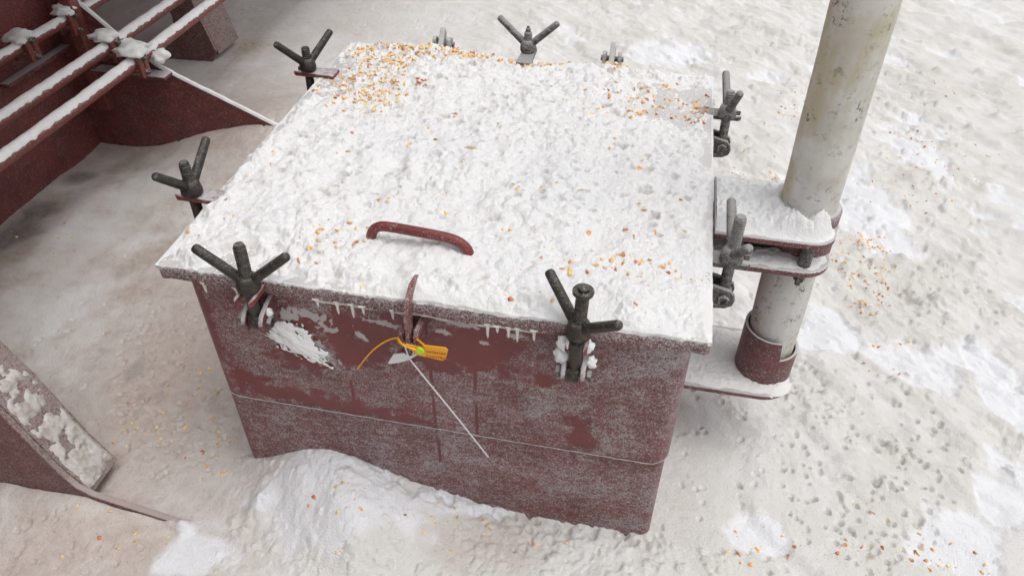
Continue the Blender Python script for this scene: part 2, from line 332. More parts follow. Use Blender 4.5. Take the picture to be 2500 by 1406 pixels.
def crumbs(n, xa, xb, ya, yb, r0, r1, dens):
    k_ = 0
    for _ in range(n*4):
        if k_ >= n: break
        cx, cy = rng.uniform(xa, xb), rng.uniform(ya, yb); i_, j_ = min(np.searchsorted(XS, cx), len(XS)-1), min(np.searchsorted(YS, cy), len(YS)-1)
        if dens[j_, i_] < rng.uniform(): continue
        k_ += 1; R0 = r0+(r1-r0)*rng.uniform()**2.5; hh_ = R0*rng.uniform(.35, .8)
        i0, i1 = np.searchsorted(XS, [cx-R0*1.4, cx+R0*1.4]); j0, j1 = np.searchsorted(YS, [cy-R0*1.4, cy+R0*1.4])
        if i1 <= i0 or j1 <= j0: continue
        d2 = np.hypot(X[j0:j1, i0:i1]-cx, (Y[j0:j1, i0:i1]-cy)*rng.uniform(.8, 1.3))/R0*(1+.8*n2[j0:j1, i0:i1]+.5*wobg[j0:j1, i0:i1]); w_ = Z[j0:j1, i0:i1]
        w_ += hh_*np.sqrt(np.clip(1-d2*d2, 0, 1))*.8
wobg = fbm(X, Y, .012, 2, 59)
crumbs(950, .05, 1.15, -.34, .03, .004, .013, np.clip(.25+1.6*n2+.5*n1, 0, 1))
crumbs(1500, .9, 2.4, .3, 3.0, .006, .022, tr*np.clip(.1+1.8*n2, 0, 1))
crumbs(170, .9, 1.9, -.3, .9, .004, .012, np.clip(1.8*n2-.1, 0, 1))
rmp = np.clip((-.06-X)/.22, 0, 1)*sstep(-.75, -.45, X); Z += rmp*(.042+.012*n2)*np.where(Y < Y3G, np.exp(-((Y-Y3G)/.10)**2), np.exp(-((Y-Y3G)/.006)**2)*.6)
g_me = grid_mesh('snow_ground', X, Y, Z, M_SNOW, {'dust': np.clip(dust, 0, 1), 'pink': np.clip(pink, 0, 1), 'white': np.clip(white, 0, 1), 'bare': np.clip(bare, 0, 1)})
ground = tag(link('snow_ground', g_me), 'dusty trodden snow covering the deck', kind='structure')
def gz(x, y):
    i = min(max(np.searchsorted(XS, x)-1, 0), len(XS)-2); j = min(max(np.searchsorted(YS, y)-1, 0), len(YS)-2)
    a_ = (x-XS[i])/(XS[i+1]-XS[i]); b_ = (y-YS[j])/(YS[j+1]-YS[j])
    return (Z[j, i]*(1-a_)+Z[j, i+1]*a_)*(1-b_)+(Z[j+1, i]*(1-a_)+Z[j+1, i+1]*a_)*b_

# ------------------------------------------------------------------ big red coaming at the left, with its knee brackets
WX = -1.252; Y1 = 1.352
big = tag(empty('cargo_coaming', (WX, .6, 0)), 'tall dark red steel coaming wall with knee brackets along the left', 'coaming')
def child(mb, name, mat, parent=big, smooth=True, bv=0):
    o = mb.build(name, mat, parent, smooth); org = Vector((WX, .6, 0)) if parent is big else None
    if org is not None: o.location = -org
    if bv: bevel(o, bv)
    return o
def frost_edge(): pass
mb = MB(); mb.box(WX-.014, WX, -3.0, Y1+.006, -.1, 1.35)
child(mb, 'wall_plate', M_REDWALL)
child(MB().box(-2.6, WX-.0145, Y1-.007, Y1+.0055, -.1, 1.35), 'return_plate', M_REDWALL)
child(MB().box(-2.614, -2.6005, Y1+.006, 9, -.1, 1.35), 'wall_plate', M_REDWALL)
child(MB().box(-2.6, WX+.72, -3.0, 8.5, 1.352, 1.50, .01), 'shade_overhang', M_REDWALL)  # unseen overhang, added and widened to block sky light over the left side
# triangular bracket with its snowy sloping edge
b1 = [(WX+.002, -.1), (WX+.002, .66), (-1.16, .575), (-1.10, .518), (-1.02, .438), (-.955, .375), (-.896, .335), (-.80, .288), (-.678, .234), (-.497, .150), (-.30, .06), (-.2, -.1)]
child(MB().prism(b1, Y1-.007, Y1+.007), 'bracket_plate', M_REDWALL, bv=.002)
# leg-like knee behind it
Y2 = 2.09
b2 = [(-1.62, -.12), (-1.46, -.02), (-1.39, .04), (-1.345, .10), (-1.312, .15), (-1.305, .20), (-1.325, .28), (-1.36, .42), (-1.40, .60), (-1.56, 1.35), (-1.39, 1.35), (-1.24, .60), (-1.205, .38), (-1.175, .22), (-1.133, .049), (-1.16, .0), (-1.16, -.12)]
k2 = child(MB().prism(b2, Y2-.007, Y2+.007), 'bracket_plate', M_REDDUST, bv=.002)
fl = [(-1.39, 1.34), (-1.24, .60), (-1.205, .38), (-1.175, .22), (-1.128, .03)]
def flange(profile, ya, yb, th, name, mat, parent):
    L = []
    m_ = MB()
    for i, (x_, z_) in enumerate(profile):
        a_ = profile[max(i-1, 0)]; b_ = profile[min(i+1, len(profile)-1)]; d = Vector((b_[0]-a_[0], b_[1]-a_[1])).normalized(); n_ = Vector((-d.y, d.x))
        if n_.x < 0: n_ = -n_
        L.append([(x_, ya, z_), (x_, yb, z_), (x_-n_.x*th, yb, z_-n_.y*th), (x_-n_.x*th, ya, z_-n_.y*th)])
    m_.loft(L); o = m_.build(name, mat, parent); return bevel(o, .0015)
flange(fl, Y2+.0075, Y2+.20, .012, 'flange', M_REDDUST, k2)
# near knee at the lower left
Y3 = -.14
b3 = [(-1.25, -.12), (-1.25, 1.2), (-.74, 1.2), (-.60, .86), (-.50, .62), (-.435, .47), (-.37, .314), (-.333, .188), (-.312, .120), (-.292, .075), (-.26, .052), (-.07, .004), (0.0, -.03), (0, -.12)]
k3 = child(MB().prism(b3, Y3-.007, Y3+.007), 'bracket_plate', M_REDDUST, bv=.002)
f3 = [(-.74, 1.2), (-.60, .86), (-.50, .62), (-.435, .47), (-.37, .314), (-.333, .188), (-.312, .120), (-.275, .035)]
flange(f3, Y3+.0075, Y3+.105, .012, 'flange', M_REDDUST, k3)
# snow crust lying on the near knee's flange
def crust(profile, ya, yb, thick, seed):
    pts = np.array(profile); n = 90; m_ = 34
    d = np.r_[0, np.cumsum(np.hypot(*np.diff(pts, axis=0).T))]; s = np.linspace(0, d[-1], n)
    xs = np.interp(s, d, pts[:, 0]); zs = np.interp(s, d, pts[:, 1]); ys = np.linspace(ya, yb, m_)
    S, YY = np.meshgrid(s, ys); n_ = fbm(S, YY, .035, 4, seed); h = thick*(sstep(-.12, .22, n_+.5*(S/d[-1]-.5))*(.55+.6*np.abs(fbm(S, YY, .02, 3, seed+5))))*np.minimum(1, sstep(0, .012, np.minimum(YY-ya, yb-YY)+.004*n_))-.0012
    tx = np.gradient(xs, s); tz = np.gradient(zs, s); nx = np.abs(tz); nz = np.abs(tx)
    return np.broadcast_to(xs, S.shape)+nx*h, YY, np.broadcast_to(zs, S.shape)+nz*h
Xc, Yc, Zc = crust([(-.44, .485), (-.37, .314), (-.333, .188), (-.312, .120), (-.28, .048)], Y3+.010, Y3+.102, .010, 81)
tag(link('snow_crust', grid_mesh('snow_crust', Xc, Yc, Zc, M_CRUST)), 'broken snow crust on the flange of the near red knee bracket', 'snow', kind='stuff')
# small rib on the wall
child(MB().box(WX+.001, WX+.035, 1.02, Y1-.008, .375, .387), 'rib', M_RED)
child(MB().prism([(WX+.002, .62), (WX+.002, .86), (WX+.12, .86), (WX+.10, .74)], 1.02, 1.034), 'gusset', M_REDBAR)
# post that carries the upper pipe
post = child(MB().box(-1.163, -1.118, Y1-.052, Y1-.0075, .16, .60, .003), 'support_post', M_REDBAR)
child(MB().box(-1.13, -.84, Y1-.06, Y1-.0078, .31, .322, .002), 'pipe_shelf', M_RED)

# pipes run along the wall
def pipe(x, z, y0, y1, r, label, capend=False):
    ys = np.arange(y0, y1+.001, .06); path = [(x+.002*math.sin(y*3+x*9), y, z+.002*math.sin(y*2.3+x*5)) for y in ys]
    m_ = MB(); rr = [r]*len(path)
    if capend:
        e = path[-1]; path += [(e[0], e[1]+.004, e[2]), (e[0], e[1]+.012, e[2]), (e[0], e[1]+.016, e[2])]; rr += [r*1.12, r*1.05, r*.5]
    m_.tube(path, rr, 16); o = m_.build('hydraulic_pipe', M_REDBAR); return tag(o, label, 'pipe', 'pipes along the red coaming')
def snow_on_pipe(x, z, y0, y1, r, label, seed, th=.0065):
    n = int((y1-y0)/.006); m_ = 13; ys = np.linspace(y0, y1, n); aa = np.linspace(math.radians(-38), math.radians(215), m_)
    A, YY = np.meshgrid(np.linspace(0, 1, m_), ys); ang0 = np.radians(24+34*fbm(YY, YY*0, .03, 4, seed)); ang1 = np.radians(168+12*fbm(YY, YY*0+5, .05, 3, seed+3))
    AN = ang0+(ang1-ang0)*A; prof = np.sin(math.pi*A)**.7
    h = r-.0006+prof*th*(1+.5*fbm(YY, A*.1, .05, 3, seed+6)); bx = x+.002*np.sin(YY*3+x*9); bz = z+.002*np.sin(YY*2.3+x*5)
    o = link('snow_strip', grid_mesh('snow_strip', bx+np.cos(AN)*h, YY, bz+np.sin(AN)*h, M_SSNOW)); return tag(o, label, 'snow', kind='stuff')
PIPES = ((-.893, .400, -2.5, 3.4, .020, 'lowest snow capped red pipe, nearest the white hatch', False, 'snow lying along the lowest red pipe'),
         (-.972, .448, -2.5, 1.84, .019, 'middle snow capped red pipe ending behind the clamps', True, 'snow lying along the middle red pipe'),
         (-1.152, .500, -2.5, 3.4, .017, 'upper thin red pipe closest to the coaming wall', False, 'snow lying along the upper red pipe'))
for i, (x_, z_, a_, b_, r_, l_, c_, sl_) in enumerate(PIPES):
    pipe(x_, z_, a_, b_, r_, l_, c_); snow_on_pipe(x_, z_, .2, b_-.01, r_, sl_, 90+i*7)
def clamp(x, z, y, r, label, side=1, long=.075):
    c = tag(empty('pipe_clamp', (x, y, z)), label, 'clamp', 'clamps on the red pipes')
    for dy in (-.024, .002):
        for sx in (-1, 1):
            m_ = MB().box(sx*(r+.001)+(-.016 if sx < 0 else 0), sx*(r+.001)+(0 if sx < 0 else .016), dy, dy+.022, -long*.62, long*.38, .002)
            m_.build('clamp_block', M_REDBAR, c)
    bt = MB().box(-r-.016, r+.016, -.022, .022, -r-.012, -r-.001, .001); bt.build('saddle', M_REDBAR, c)
    for dz in (long*.24, -long*.44):
        m_ = MB().tube([(-r-.030, 0, dz), (r+.032, 0, dz)], .005, 10)
        m_.tube([(r+.018, 0, dz), (r+.026, 0, dz)], .0095, 6); m_.tube([(-r-.026, 0, dz), (-r-.018, 0, dz)], .0095, 6); m_.build('bolt', M_STEELF, c)
    return c
clamp(-.893, .400, 1.235, .020, 'red block clamp on the lowest pipe, nearest the hatch')
clamp(-.972, .448, 1.235, .019, 'dark red clamp on the middle pipe beside the lowest pipe clamp')
clamp(-1.152, .500, 1.08, .017, 'rust brown clamp on the upper pipe by the wall')
clamp(-1.152, .500, 1.30, .017, 'red clamp holding the upper pipe to the support post')
def blobm(name, c, r, mat, label=None, cat=None, kind=None, seed=0, parent=None, amp=.25, lv=3, squash=1.0):
    import bmesh
    b = bmesh.new(); bmesh.ops.create_icosphere(b, subdivisions=lv, radius=1)
    for v in b.verts:
        d = v.co.normalized(); k = 1+amp*float(perlin(np.array([d.x*1.7+seed]), np.array([d.y*1.7+d.z*1.3+seed*.7]), 3)[0])+amp*.5*float(perlin(np.array([d.x*4+seed]), np.array([d.y*4-d.z*3+seed]), 5)[0])
        v.co = Vector((d.x*r[0], d.y*r[1], d.z*r[2]*(squash if d.z < 0 else 1)))*k
    m_ = bpy.data.meshes.new(name); b.to_mesh(m_); b.free(); m_.materials.append(mat); m_.shade_smooth()
    o = link(name, m_, parent); o.location = c
    return tag(o, label, cat, None, kind)
for i, (c, r, l) in enumerate((((-.900, 1.235, .437), (.040, .035, .020), 'snow cap on the clamp of the lowest pipe'), ((-.93, 1.29, .425), (.055, .03, .02), 'snow heaped between the two lower pipe clamps'),
        ((-.975, 1.235, .483), (.036, .034, .018), 'snow cap on the clamp of the middle pipe'), ((-1.155, 1.08, .530), (.04, .032, .016), 'snow cap on the rust brown upper clamp'), ((-1.155, 1.30, .532), (.034, .03, .016), 'snow cap on the clamp at the support post'),
        ((-.86, 1.325, .385), (.035, .025, .018), 'snow lump on the bracket edge beside the lowest pipe'))):
    blobm('snow_cap', c, (r[0]*1.1, r[1]*1.2, r[2]*1.2), M_SSNOW, l, 'snow', 'stuff', seed=i*3+1, amp=.45, squash=.8)
# snow line on the bracket's sloping edge
pts = np.array([(-1.16, .575), (-1.10, .518), (-1.02, .438), (-.955, .375), (-.896, .335), (-.80, .288), (-.678, .234), (-.497, .150), (-.33, .074)])
d = np.r_[0, np.cumsum(np.hypot(*np.diff(pts, axis=0).T))]; s = np.linspace(0, d[-1], 150); A, S = np.meshgrid(np.linspace(-1, 1, 9), s)
XX = np.interp(S, d, pts[:, 0]); ZZ = np.interp(S, d, pts[:, 1]); hh = (1-A**2)**.6*(.009+.004*fbm(S, S*0, .06, 3, 77))-.0015
tag(link('snow_strip', grid_mesh('snow_strip', XX+hh*.45, Y1+A*(.0085+.002*fbm(S, A*.2, .05, 2, 79)), ZZ+hh, M_SSNOW)), 'snow line along the sloping edge of the large triangular bracket', 'snow', kind='stuff')

# ------------------------------------------------------------------ the hatch
hatch = tag(empty('access_hatch', (.5, .5, 0)), 'square red steel access hatch with bolted lid under snow', 'hatch'); HO = Vector((.5, .5, 0))
def hpart(mb, name, mat, parent=None, smooth=True, bv=0):
    o = mb.build(name, mat, parent or hatch, smooth)
    if parent is None: o.location = -HO
    if bv: bevel(o, bv)
    return o
ZS = float(ony(1100, 1052, .026)[2])
x0, x1, y0, y1, R_ = .022, .978, .026, .972, .042
def loop_pts(inset=0.0, rad=None):
    pts = []; a0, a1, b0, b1_ = x0+inset, x1-inset, y0+inset, y1-inset; r = rad or R_-inset
    for x in np.linspace(a0+r, a1-r, 230): pts.append((x, b0))
    for k in range(1, 10): t_ = k/10*math.pi/2; pts.append((a1-r+r*math.sin(t_), b0+r-r*math.cos(t_)))
    for y in np.linspace(b0+r, b1_-r, 14): pts.append((a1, y))
    for k in range(1, 6): t_ = k/6*math.pi/2; pts.append((a1-r+r*math.cos(t_), b1_-r+r*math.sin(t_)))
    for x in np.linspace(a1-r, a0+r, 14): pts.append((x, b1_))
    for k in range(1, 6): t_ = k/6*math.pi/2; pts.append((a0+r-r*math.sin(t_), b1_-r+r*math.cos(t_)))
    for y in np.linspace(b1_-r, b0+r, 14): pts.append((a0, y))
    for k in range(1, 10): t_ = k/10*math.pi/2; pts.append((a0+r-r*math.cos(t_), b0+r-r*math.sin(t_)))
    pts.append(pts[0]); return np.array(pts)
zz = np.concatenate([np.arange(-.08, ZS-.006, .005), [ZS-.003, ZS, ZS+.003], np.arange(ZS+.006, .628, .004)])
Lo, Li = loop_pts(0), loop_pts(.007, .018)
k = sstep(ZS-.004, ZS+.004, zz)[:, None]
PX = Li[:, 0][None]*(1-k)+Lo[:, 0][None]*k; PY = Li[:, 1][None]*(1-k)+Lo[:, 1][None]*k; PZ = np.broadcast_to(zz[:, None], PX.shape).copy()
front = PY < .045
PY = PY+np.where(front, .0018*fbm(PX, PZ, .22, 2, 61), 0)
fro = .05*fbm(PX, PZ, .10, 3, 63)
nb = fbm(PX, PZ, .035, 4, 65); nf0 = fbm(PX, PZ, .014, 4, 68, .65)
def clear(px, py, rx, rz, amt):
    c = ony(px, py, .026); return amt*sstep(1.35, .25, np.sqrt(((PX-c[0])/rx)**2+((PZ-c[2])/rz)**2)+nb*1.3+.6*nf0)
for a_ in ((870, 850, .075, .040, .34), (940, 815, .11, .04, .22), (1130, 830, .05, .035, .36), (1200, 850, .05, .05, .38), (1090, 880, .06, .03, .30), (780, 790, .10, .025, .22), (690, 960, .13, .022, .22), (880, 1000, .16, .022, .2), (1330, 930, .02, .018, .3),
           (1150, 880, .02, .03, .3), (1300, 800, .12, .02, .14), (740, 880, .06, .03, .2), (1420, 1060, .03, .05, .16), (500, 780, .02, .12, .12), (600, 920, .05, .02, .2)): fro = fro-clear(*a_)
for px, pa, pb in ((855, 925, 992), (1050, 905, 1130), (1157, 890, 1062)):       # run-off streaks
    ca, cb = ony(px, pa, .026), ony(px+3, pb, .026); xl = ca[0]+.001*np.sin(PZ*45)+.0012*fbm(PX*0, PZ, .03, 2, 69)
    fro = fro-.5*np.exp(-((PX-xl)/.0012)**2)*((PZ < ca[2]) & (PZ > cb[2]))
fro = fro-.10*sstep(.035, .0, PX-x0)-.12*sstep(.05, 0, PZ-.0)*0
fro = fro+.10*sstep(.45, .62, PZ)*sstep(.78, .9, PX)*.3
nf = fbm(PX, PZ, .012, 4, 67)
for px, py, rx, rz, ro_ in ((880, 818, .030, .008, -.75), (800, 800, .030, .012, -.3), (1183, 838, .018, .009, -.3), (1085, 812, .018, .007, -.1), (760, 770, .05, .010, -.15), (735, 835, .075, .036, -.66), (700, 770, .03, .016, 0), (935, 790, .04, .008, -.1), (1120, 790, .05, .007, -.15), (1250, 820, .02, .006, 0)):
    c = ony(px, py, .026); cc_, s_ = math.cos(ro_), math.sin(ro_); dx_, dz_ = PX-c[0], PZ-c[2]
    fro = fro+.62*sstep(1.1, .35, np.hypot((dx_*cc_+dz_*s_)/rx, (-dx_*s_+dz_*cc_)/rz)+nf*1.1+nb*.5)
fro = np.where(front, fro, .0)
co_me = grid_mesh('coaming', PX, PY, PZ, M_REDFACE, {'frost': fro}); coam = link('coaming', co_me, hatch); coam.location = -HO
m_ = MB(); Ls = loop_pts(-.0005)[::3]; path = [(q[0], q[1], ZS+.0005*math.sin(i*1.3)) for i, q in enumerate(Ls)]
m_.tube(path, [.0013+.0004*math.sin(i*2.1) for i in range(len(path))], 6)
ws = m_.build('weld_seam', M_STEELF, coam); ws.data.materials[0] = frosted('frosted weld seam', (.10, .03, .025), (.08, .02, .02), .40, .2)
# lid: plate with a turned-down rim, slightly uneven along the front
def lid_pt(x, y): return .0035*float(fbm(np.array([x*1.0]), np.array([y*1.0]), .35, 2, 71)[0])
per = []
n_ = 120; c_ = .008
for x in np.linspace(c_, 1-c_, n_): per.append((x, 0, 0, -1))
for y in np.linspace(c_, .997-c_, n_): per.append((1, y, 1, 0))
for x in np.linspace(1-c_, c_, n_): per.append((x, .997, 0, 1))
for y in np.linspace(.997-c_, c_, n_): per.append((0, y, -1, 0))
LT = []
for dz, inn in ((-.032, .022), (-.0335, .004), (-.031, .0008), (-.006, 0.0), (-.0015, .0015), (0, .005)):
    LT.append([(x-nx*inn, y-ny*inn, H+dz+lid_pt(x*2, y*2)+(.0022*math.sin(x*41+y*37) if dz < -.03 else 0)) for x, y, nx, ny in per])
m_ = MB(); m_.loft(LT, caps=True)
cover = hpart(m_, 'cover', M_LID)
# handle
ha, hb = onz(908, 600, H), onz(1150, 642, H); ha = Vector(ha); hb = Vector(hb); ax = (hb-ha).normalized(); bk = Vector((-ax.y, ax.x, 0))
prof = [(0, -.01), (0, .018), (.004, .033), (.014, .043), (.030, .047), (.07, .047), (.115, .046), (.145, .043), (.163, .034), (.172, .018), (.175, -.01)]
Lh = (hb-ha).length
hpath = [ha+ax*(u*Lh/.175)+Vector((0, 0, 1))*v+bk*(v*.12) for u, v in prof]
def smooth_path(P, n=6):
    out = []; P = [Vector(p) for p in P]
    for i in range(len(P)-1):
        p0, p1, p2, p3 = P[max(i-1, 0)], P[i], P[i+1], P[min(i+2, len(P)-1)]
        for k in range(n):
            t_ = k/n; out.append(.5*((2*p1)+(-p0+p2)*t_+(2*p0-5*p1+4*p2-p3)*t_*t_+(-p0+3*p1-3*p2+p3)*t_**3))
    return out+[P[-1]]
hpart(MB().tube(smooth_path(hpath, 4), .0096, 14), 'handle', M_REDHAND)
# central hasp: tongue of the lid over a lug on the coaming
hx = float(ony(1000, 780, -.01)[0])
tongue = [(.055, H+.004), (.045, H+.024), (.012, H+.030), (-.018, H+.018), (-.034, H-.010), (-.036, H-.075), (-.030, H-.128), (-.020, H-.134), (-.012, H-.120), (-.010, H-.05), (.0, H-.012), (.02, H-.003)]
hpart(MB().prism(tongue, hx-.003, hx+.005, 'yz'), 'hasp', M_HASP, bv=.0025)
lug = [(.028, H-.050), (-.022, H-.048), (-.030, H-.060), (-.030, H-.098), (-.020, H-.108), (.028, H-.10)]
hpart(MB().prism(lug, hx+.009, hx+.018, 'yz').prism(lug, hx-.017, hx-.007, 'yz'), 'staple', M_HASP, bv=.0025)
# swing bolts
def thread(r, z0, z1, pitch=.0050):
    prof = []; z = z0
    while z < z1: prof += [(r*.80, z), (r, z+pitch*.35), (r, z+pitch*.55), (r*.80, z+pitch*.92)]; z += pitch
    return prof
def bolt_mesh(L, r, cap, mat):
    prof = [(r*.9, .0), (r*.97, .018), (r*.97, L*.40)]+thread(r, L*.40+.001, L-.006)
    if cap == 'washer': prof += [(r*.95, L-.005), (r*1.55, L-.004), (r*1.58, L+.001), (r*1.5, L+.0025), (r*.85, L+.003), (r*.82, L+.008), (r*.6, L+.010), (.0005, L+.0105)]
    elif cap == 'nipple': prof += [(r*.9, L-.004), (r*.62, L-.002), (r*.6, L+.006), (r*.35, L+.008), (r*.35, L+.013), (.0005, L+.014)]
    else: prof += [(r*.92, L-.004), (r*.8, L), (r*.72, L+.0015), (.0005, L+.0012)]
    m_ = MB().lathe(prof, 20)
    # eye at the foot, its hole along local y
    n = 20; ro, ri, hw = r*1.55, r*.62, r*.85
    ring = lambda rad, yy: [(rad*math.cos(2*math.pi*k/n), yy, rad*math.sin(2*math.pi*k/n)) for k in range(n)]
    m_.loft([ring(ri, -hw), ring(ro*.92, -hw), ring(ro, -hw*.8), ring(ro, hw*.8), ring(ro*.92, hw), ring(ri, hw), ring(ri, -hw)], caps=False)
    return m_.mesh('swing_bolt', mat)
def nut_mesh(mat):
    m_ = MB().lathe([(.0125, -.017), (.019, -.017), (.0215, -.0135), (.0215, -.004), (.0195, .006), (.0165, .013), (.0125, .0155), (.0116, .0155)], 22)
    for s_ in (-1, 1):
        e = math.radians(40); d = Vector((s_*math.cos(e), 0, math.sin(e)))
        m_.capsule(d*.010+Vector((0, 0, -.004)), d*.108, .0098, .0088, 14)
    return m_.mesh('wing_nut', mat)
NUT = {'d': nut_mesh(M_STEEL), 'f': nut_mesh(M_STEELF)}
BOLTS = [  # nut, top, eye, azimuth of the wings, outward normal, cap, mat, label
    ((.196, -.018, .652), (.198, -.018, .734), (.191, -.018, .560), 186, (0, -1), '', 'd', 'greased black swing bolt at the left of the lid front'),
    ((.782, -.018, .654), (.784, -.018, .734), (.779, -.018, .545), 141, (0, -1), 'washer', 'd', 'swing bolt with washer end at the right of the lid front'),
    ((-.035, .215, .673), (-.035, .212, .728), (-.033, .205, .575), 264, (-1, 0), '', 'd', 'black swing bolt on the left side near the front corner'),
    ((-.035, .802, .669), (-.035, .804, .711), (-.033, .790, .575), 237, (-1, 0), '', 'd', 'swing bolt with reddish nut on the left side near the back'),
    ((.504, 1.032, .670), (.502, 1.032, .709), (.504, 1.030, .575), 174, (0, 1), 'nipple', 'f', 'grey swing bolt standing at the middle of the lid back'),
    ((1.029, .806, .657), (1.029, .788, .707), (1.030, .768, .576), 99, (1, 0), '', 'f', 'frosted grey swing bolt on the right side near the back'),
    ((1.034, .249, .650), (1.034, .243, .731), (1.033, .233, .560), 99, (1, 0), '', 'f', 'frosted swing bolt on the right side beside the white pipe')]
for N_, T_, E_, az, (ox, oy), cap, mk, lab in BOLTS:
    N_, T_, E_ = Vector(N_), Vector(T_), Vector(E_); zax = (T_-E_).normalized(); L = (T_-E_).length
    tang = Vector((-oy, ox, 0)); yax = (tang-zax*tang.dot(zax)).normalized(); xax = yax.cross(zax)
    rot = Matrix((xax, yax, zax)).transposed()
    r_ = .0112
    o = link('swing_bolt', bolt_mesh(L, r_, cap, M_STEEL if mk == 'd' else M_STEELF), hatch); o.matrix_local = Matrix.Translation(E_-HO) @ rot.to_4x4(); o['label'] = lab
    nn = link('wing_nut', NUT[mk], o); loc = (N_-E_).dot(zax)
    wx = Vector((math.cos(math.radians(az)), math.sin(math.radians(az)), 0)); l = rot.transposed() @ wx
    nn.matrix_local = Matrix.Translation((0, 0, loc)) @ Matrix.Rotation(math.atan2(l.y, l.x), 4, 'Z')
    pin = MB().tube([(0, -.031, 0), (0, .031, 0)], .0064, 12).tube([(0, -.031, 0), (0, -.024, 0)], .0115, 6).tube([(0, .024, 0), (0, .031, 0)], .0115, 6).build('pivot_pin', M_STEELF, o)
    # clevis cheeks, welded to the coaming
    face = {(0, -1): y0, (0, 1): y1, (-1, 0): x0, (1, 0): x1}[(ox, oy)]
    dist = abs((E_.y if ox == 0 else E_.x)-face)
    cz = bpy.data.objects.new('clevis', None)
    m_ = MB()
    for s_ in (-1, 1):
        pl = [(-dist-.002, -.030), (-dist-.002, .034), (-dist*.4, .030), (.008, .022), (.019, .012), (.022, 0), (.019, -.014), (.006, -.022), (-dist*.5, -.026)]
        a_, b_ = (.0125, .0215) if s_ > 0 else (-.0215, -.0125)
        m_.prism(pl, a_, b_, 'xz')
    cl = m_.build('clevis', M_RED if mk == 'd' else M_STEELF, hatch); bevel(cl, .0022)
    out = Vector((ox, oy, 0)); cl.matrix_local = Matrix.Translation(E_-HO) @ Matrix((out, tang, Vector((0, 0, 1)))).transposed().to_4x4()
    # slotted lug on the lid edge
    top = loc*zax.z+E_.z-.0178; m_ = MB(); hw = .0185
    U_ = [(.036, .0125), (.036, hw-.006), (.030, hw), (-.030, hw+.001), (-.075, hw+.004), (-.075, -hw-.004), (-.030, -hw-.001), (.030, -hw), (.036, -hw+.006), (.036, -.0125), (-.004, -.0125), (-.014, -.006), (-.014, .006), (-.004, .0125)]
    edge_o = Vector((N_.x, N_.y, top))
    L0 = [(a_, b_, -.011) for a_, b_ in U_]; L1 = [(a_, b_, 0) for a_, b_ in U_]
    m_.loft([L0, L1]); lg = m_.build('clamp_lug', M_LUG if mk == 'd' else M_STEELF, cover, smooth=False); bevel(lg, .0018)
    lg.matrix_local = Matrix.Translation(edge_o) @ Matrix((out, tang, Vector((0, 0, 1)))).transposed().to_4x4()
# two hinge knuckles at the back
def hinge(x, rot, lab):
    m_ = MB()
    pl = [(-.09, -.003), (-.06, .010), (.000, .032), (.018, .055), (.030, .058), (.036, .045), (.034, 0), (.028, -.10), (-.03, -.10), (-.03, -.03)]
    m_.prism(pl, -.007, .007, 'yz')
    o = m_.build('hinge', M_FROSTY, hatch); bevel(o, .002); o.location = Vector((x, .997, H))-HO; o.rotation_euler.z = rot; o['label'] = lab
    for s_ in (-1, 1):
        pl = [(-.022, -.10), (.002, .034), (.012, .040), (.03, .030), (.04, -.01), (.035, -.1)]
        bevel(MB().prism(pl, s_*.020-.005, s_*.020+.005, 'yz').build('hinge_cheek', M_FROSTY, o), .0018)
    MB().tube([(-.03, .022, .015), (.03, .022, .015)], .007, 12).build('hinge_pin', M_STEELF, o)
h1 = onz(1090, 110, H); h2 = onz(1495, 150, H)
hinge(float(h1[0]), math.radians(0), 'frosted hinge lug at the back left of the lid'); hinge(float(h2[0]), 0, 'three-pronged frosted hinge at the back right of the lid')
# hinge arms to the pipe
PXC, PYC = 1.179, .40
def arm(z0, z1, xa, xe, ya, yb, rr):
    pts = [(xa, ya)]
    for k in range(9): t_ = -math.pi/2+k/8*math.pi/2; pts.append((xe-rr+rr*math.cos(t_), ya+rr+rr*math.sin(t_)))
    for k in range(9): t_ = k/8*math.pi/2; pts.append((xe-rr+rr*math.cos(t_), yb-rr+rr*math.sin(t_)))
    pts.append((xa, yb)); return MB().prism(pts, z0, z1, 'xy')
ub = hpart(arm(H-.008, H+.006, 1.002, 1.232, .300, .508, .05), 'davit_arm', M_RED, bv=.0025); ub['label'] = 'upper red plate from the lid to the pipe'
lb = hpart(arm(.572, .586, .985, 1.236, .292, .508, .06), 'davit_arm', M_RED, bv=.0025); lb['label'] = 'lower red plate of the pair at lid height'
hpart(MB().tube([(1.183, .318, .586), (1.183, .318, .634)], .013, 12).tube([(1.183, .318, .548), (1.183, .318, .5715)], .011, 6).tube([(1.183, .318, .536), (1.183, .318, .548)], .006, 8), 'stop_bolt', M_STEELF)
hpart(MB().lathe([(.058, .590), (.066, .590), (.067, .625), (.058, .625)], 28), 'spacer_ring', M_DARK).location = Vector((1.10, .415, 0))-HO
m_ = MB(); m_.lathe([(.058, .5665), (.0655, .5665), (.0655, .6335), (.058, .6335)], 30); o = hpart(m_, 'bearing_ring', M_RED); o.location = Vector((PXC, PYC, 0))-HO
lowb = hpart(arm(.205, .219, .975, 1.252, .300, .515, .075), 'lower_bracket', M_RED, bv=.0025)
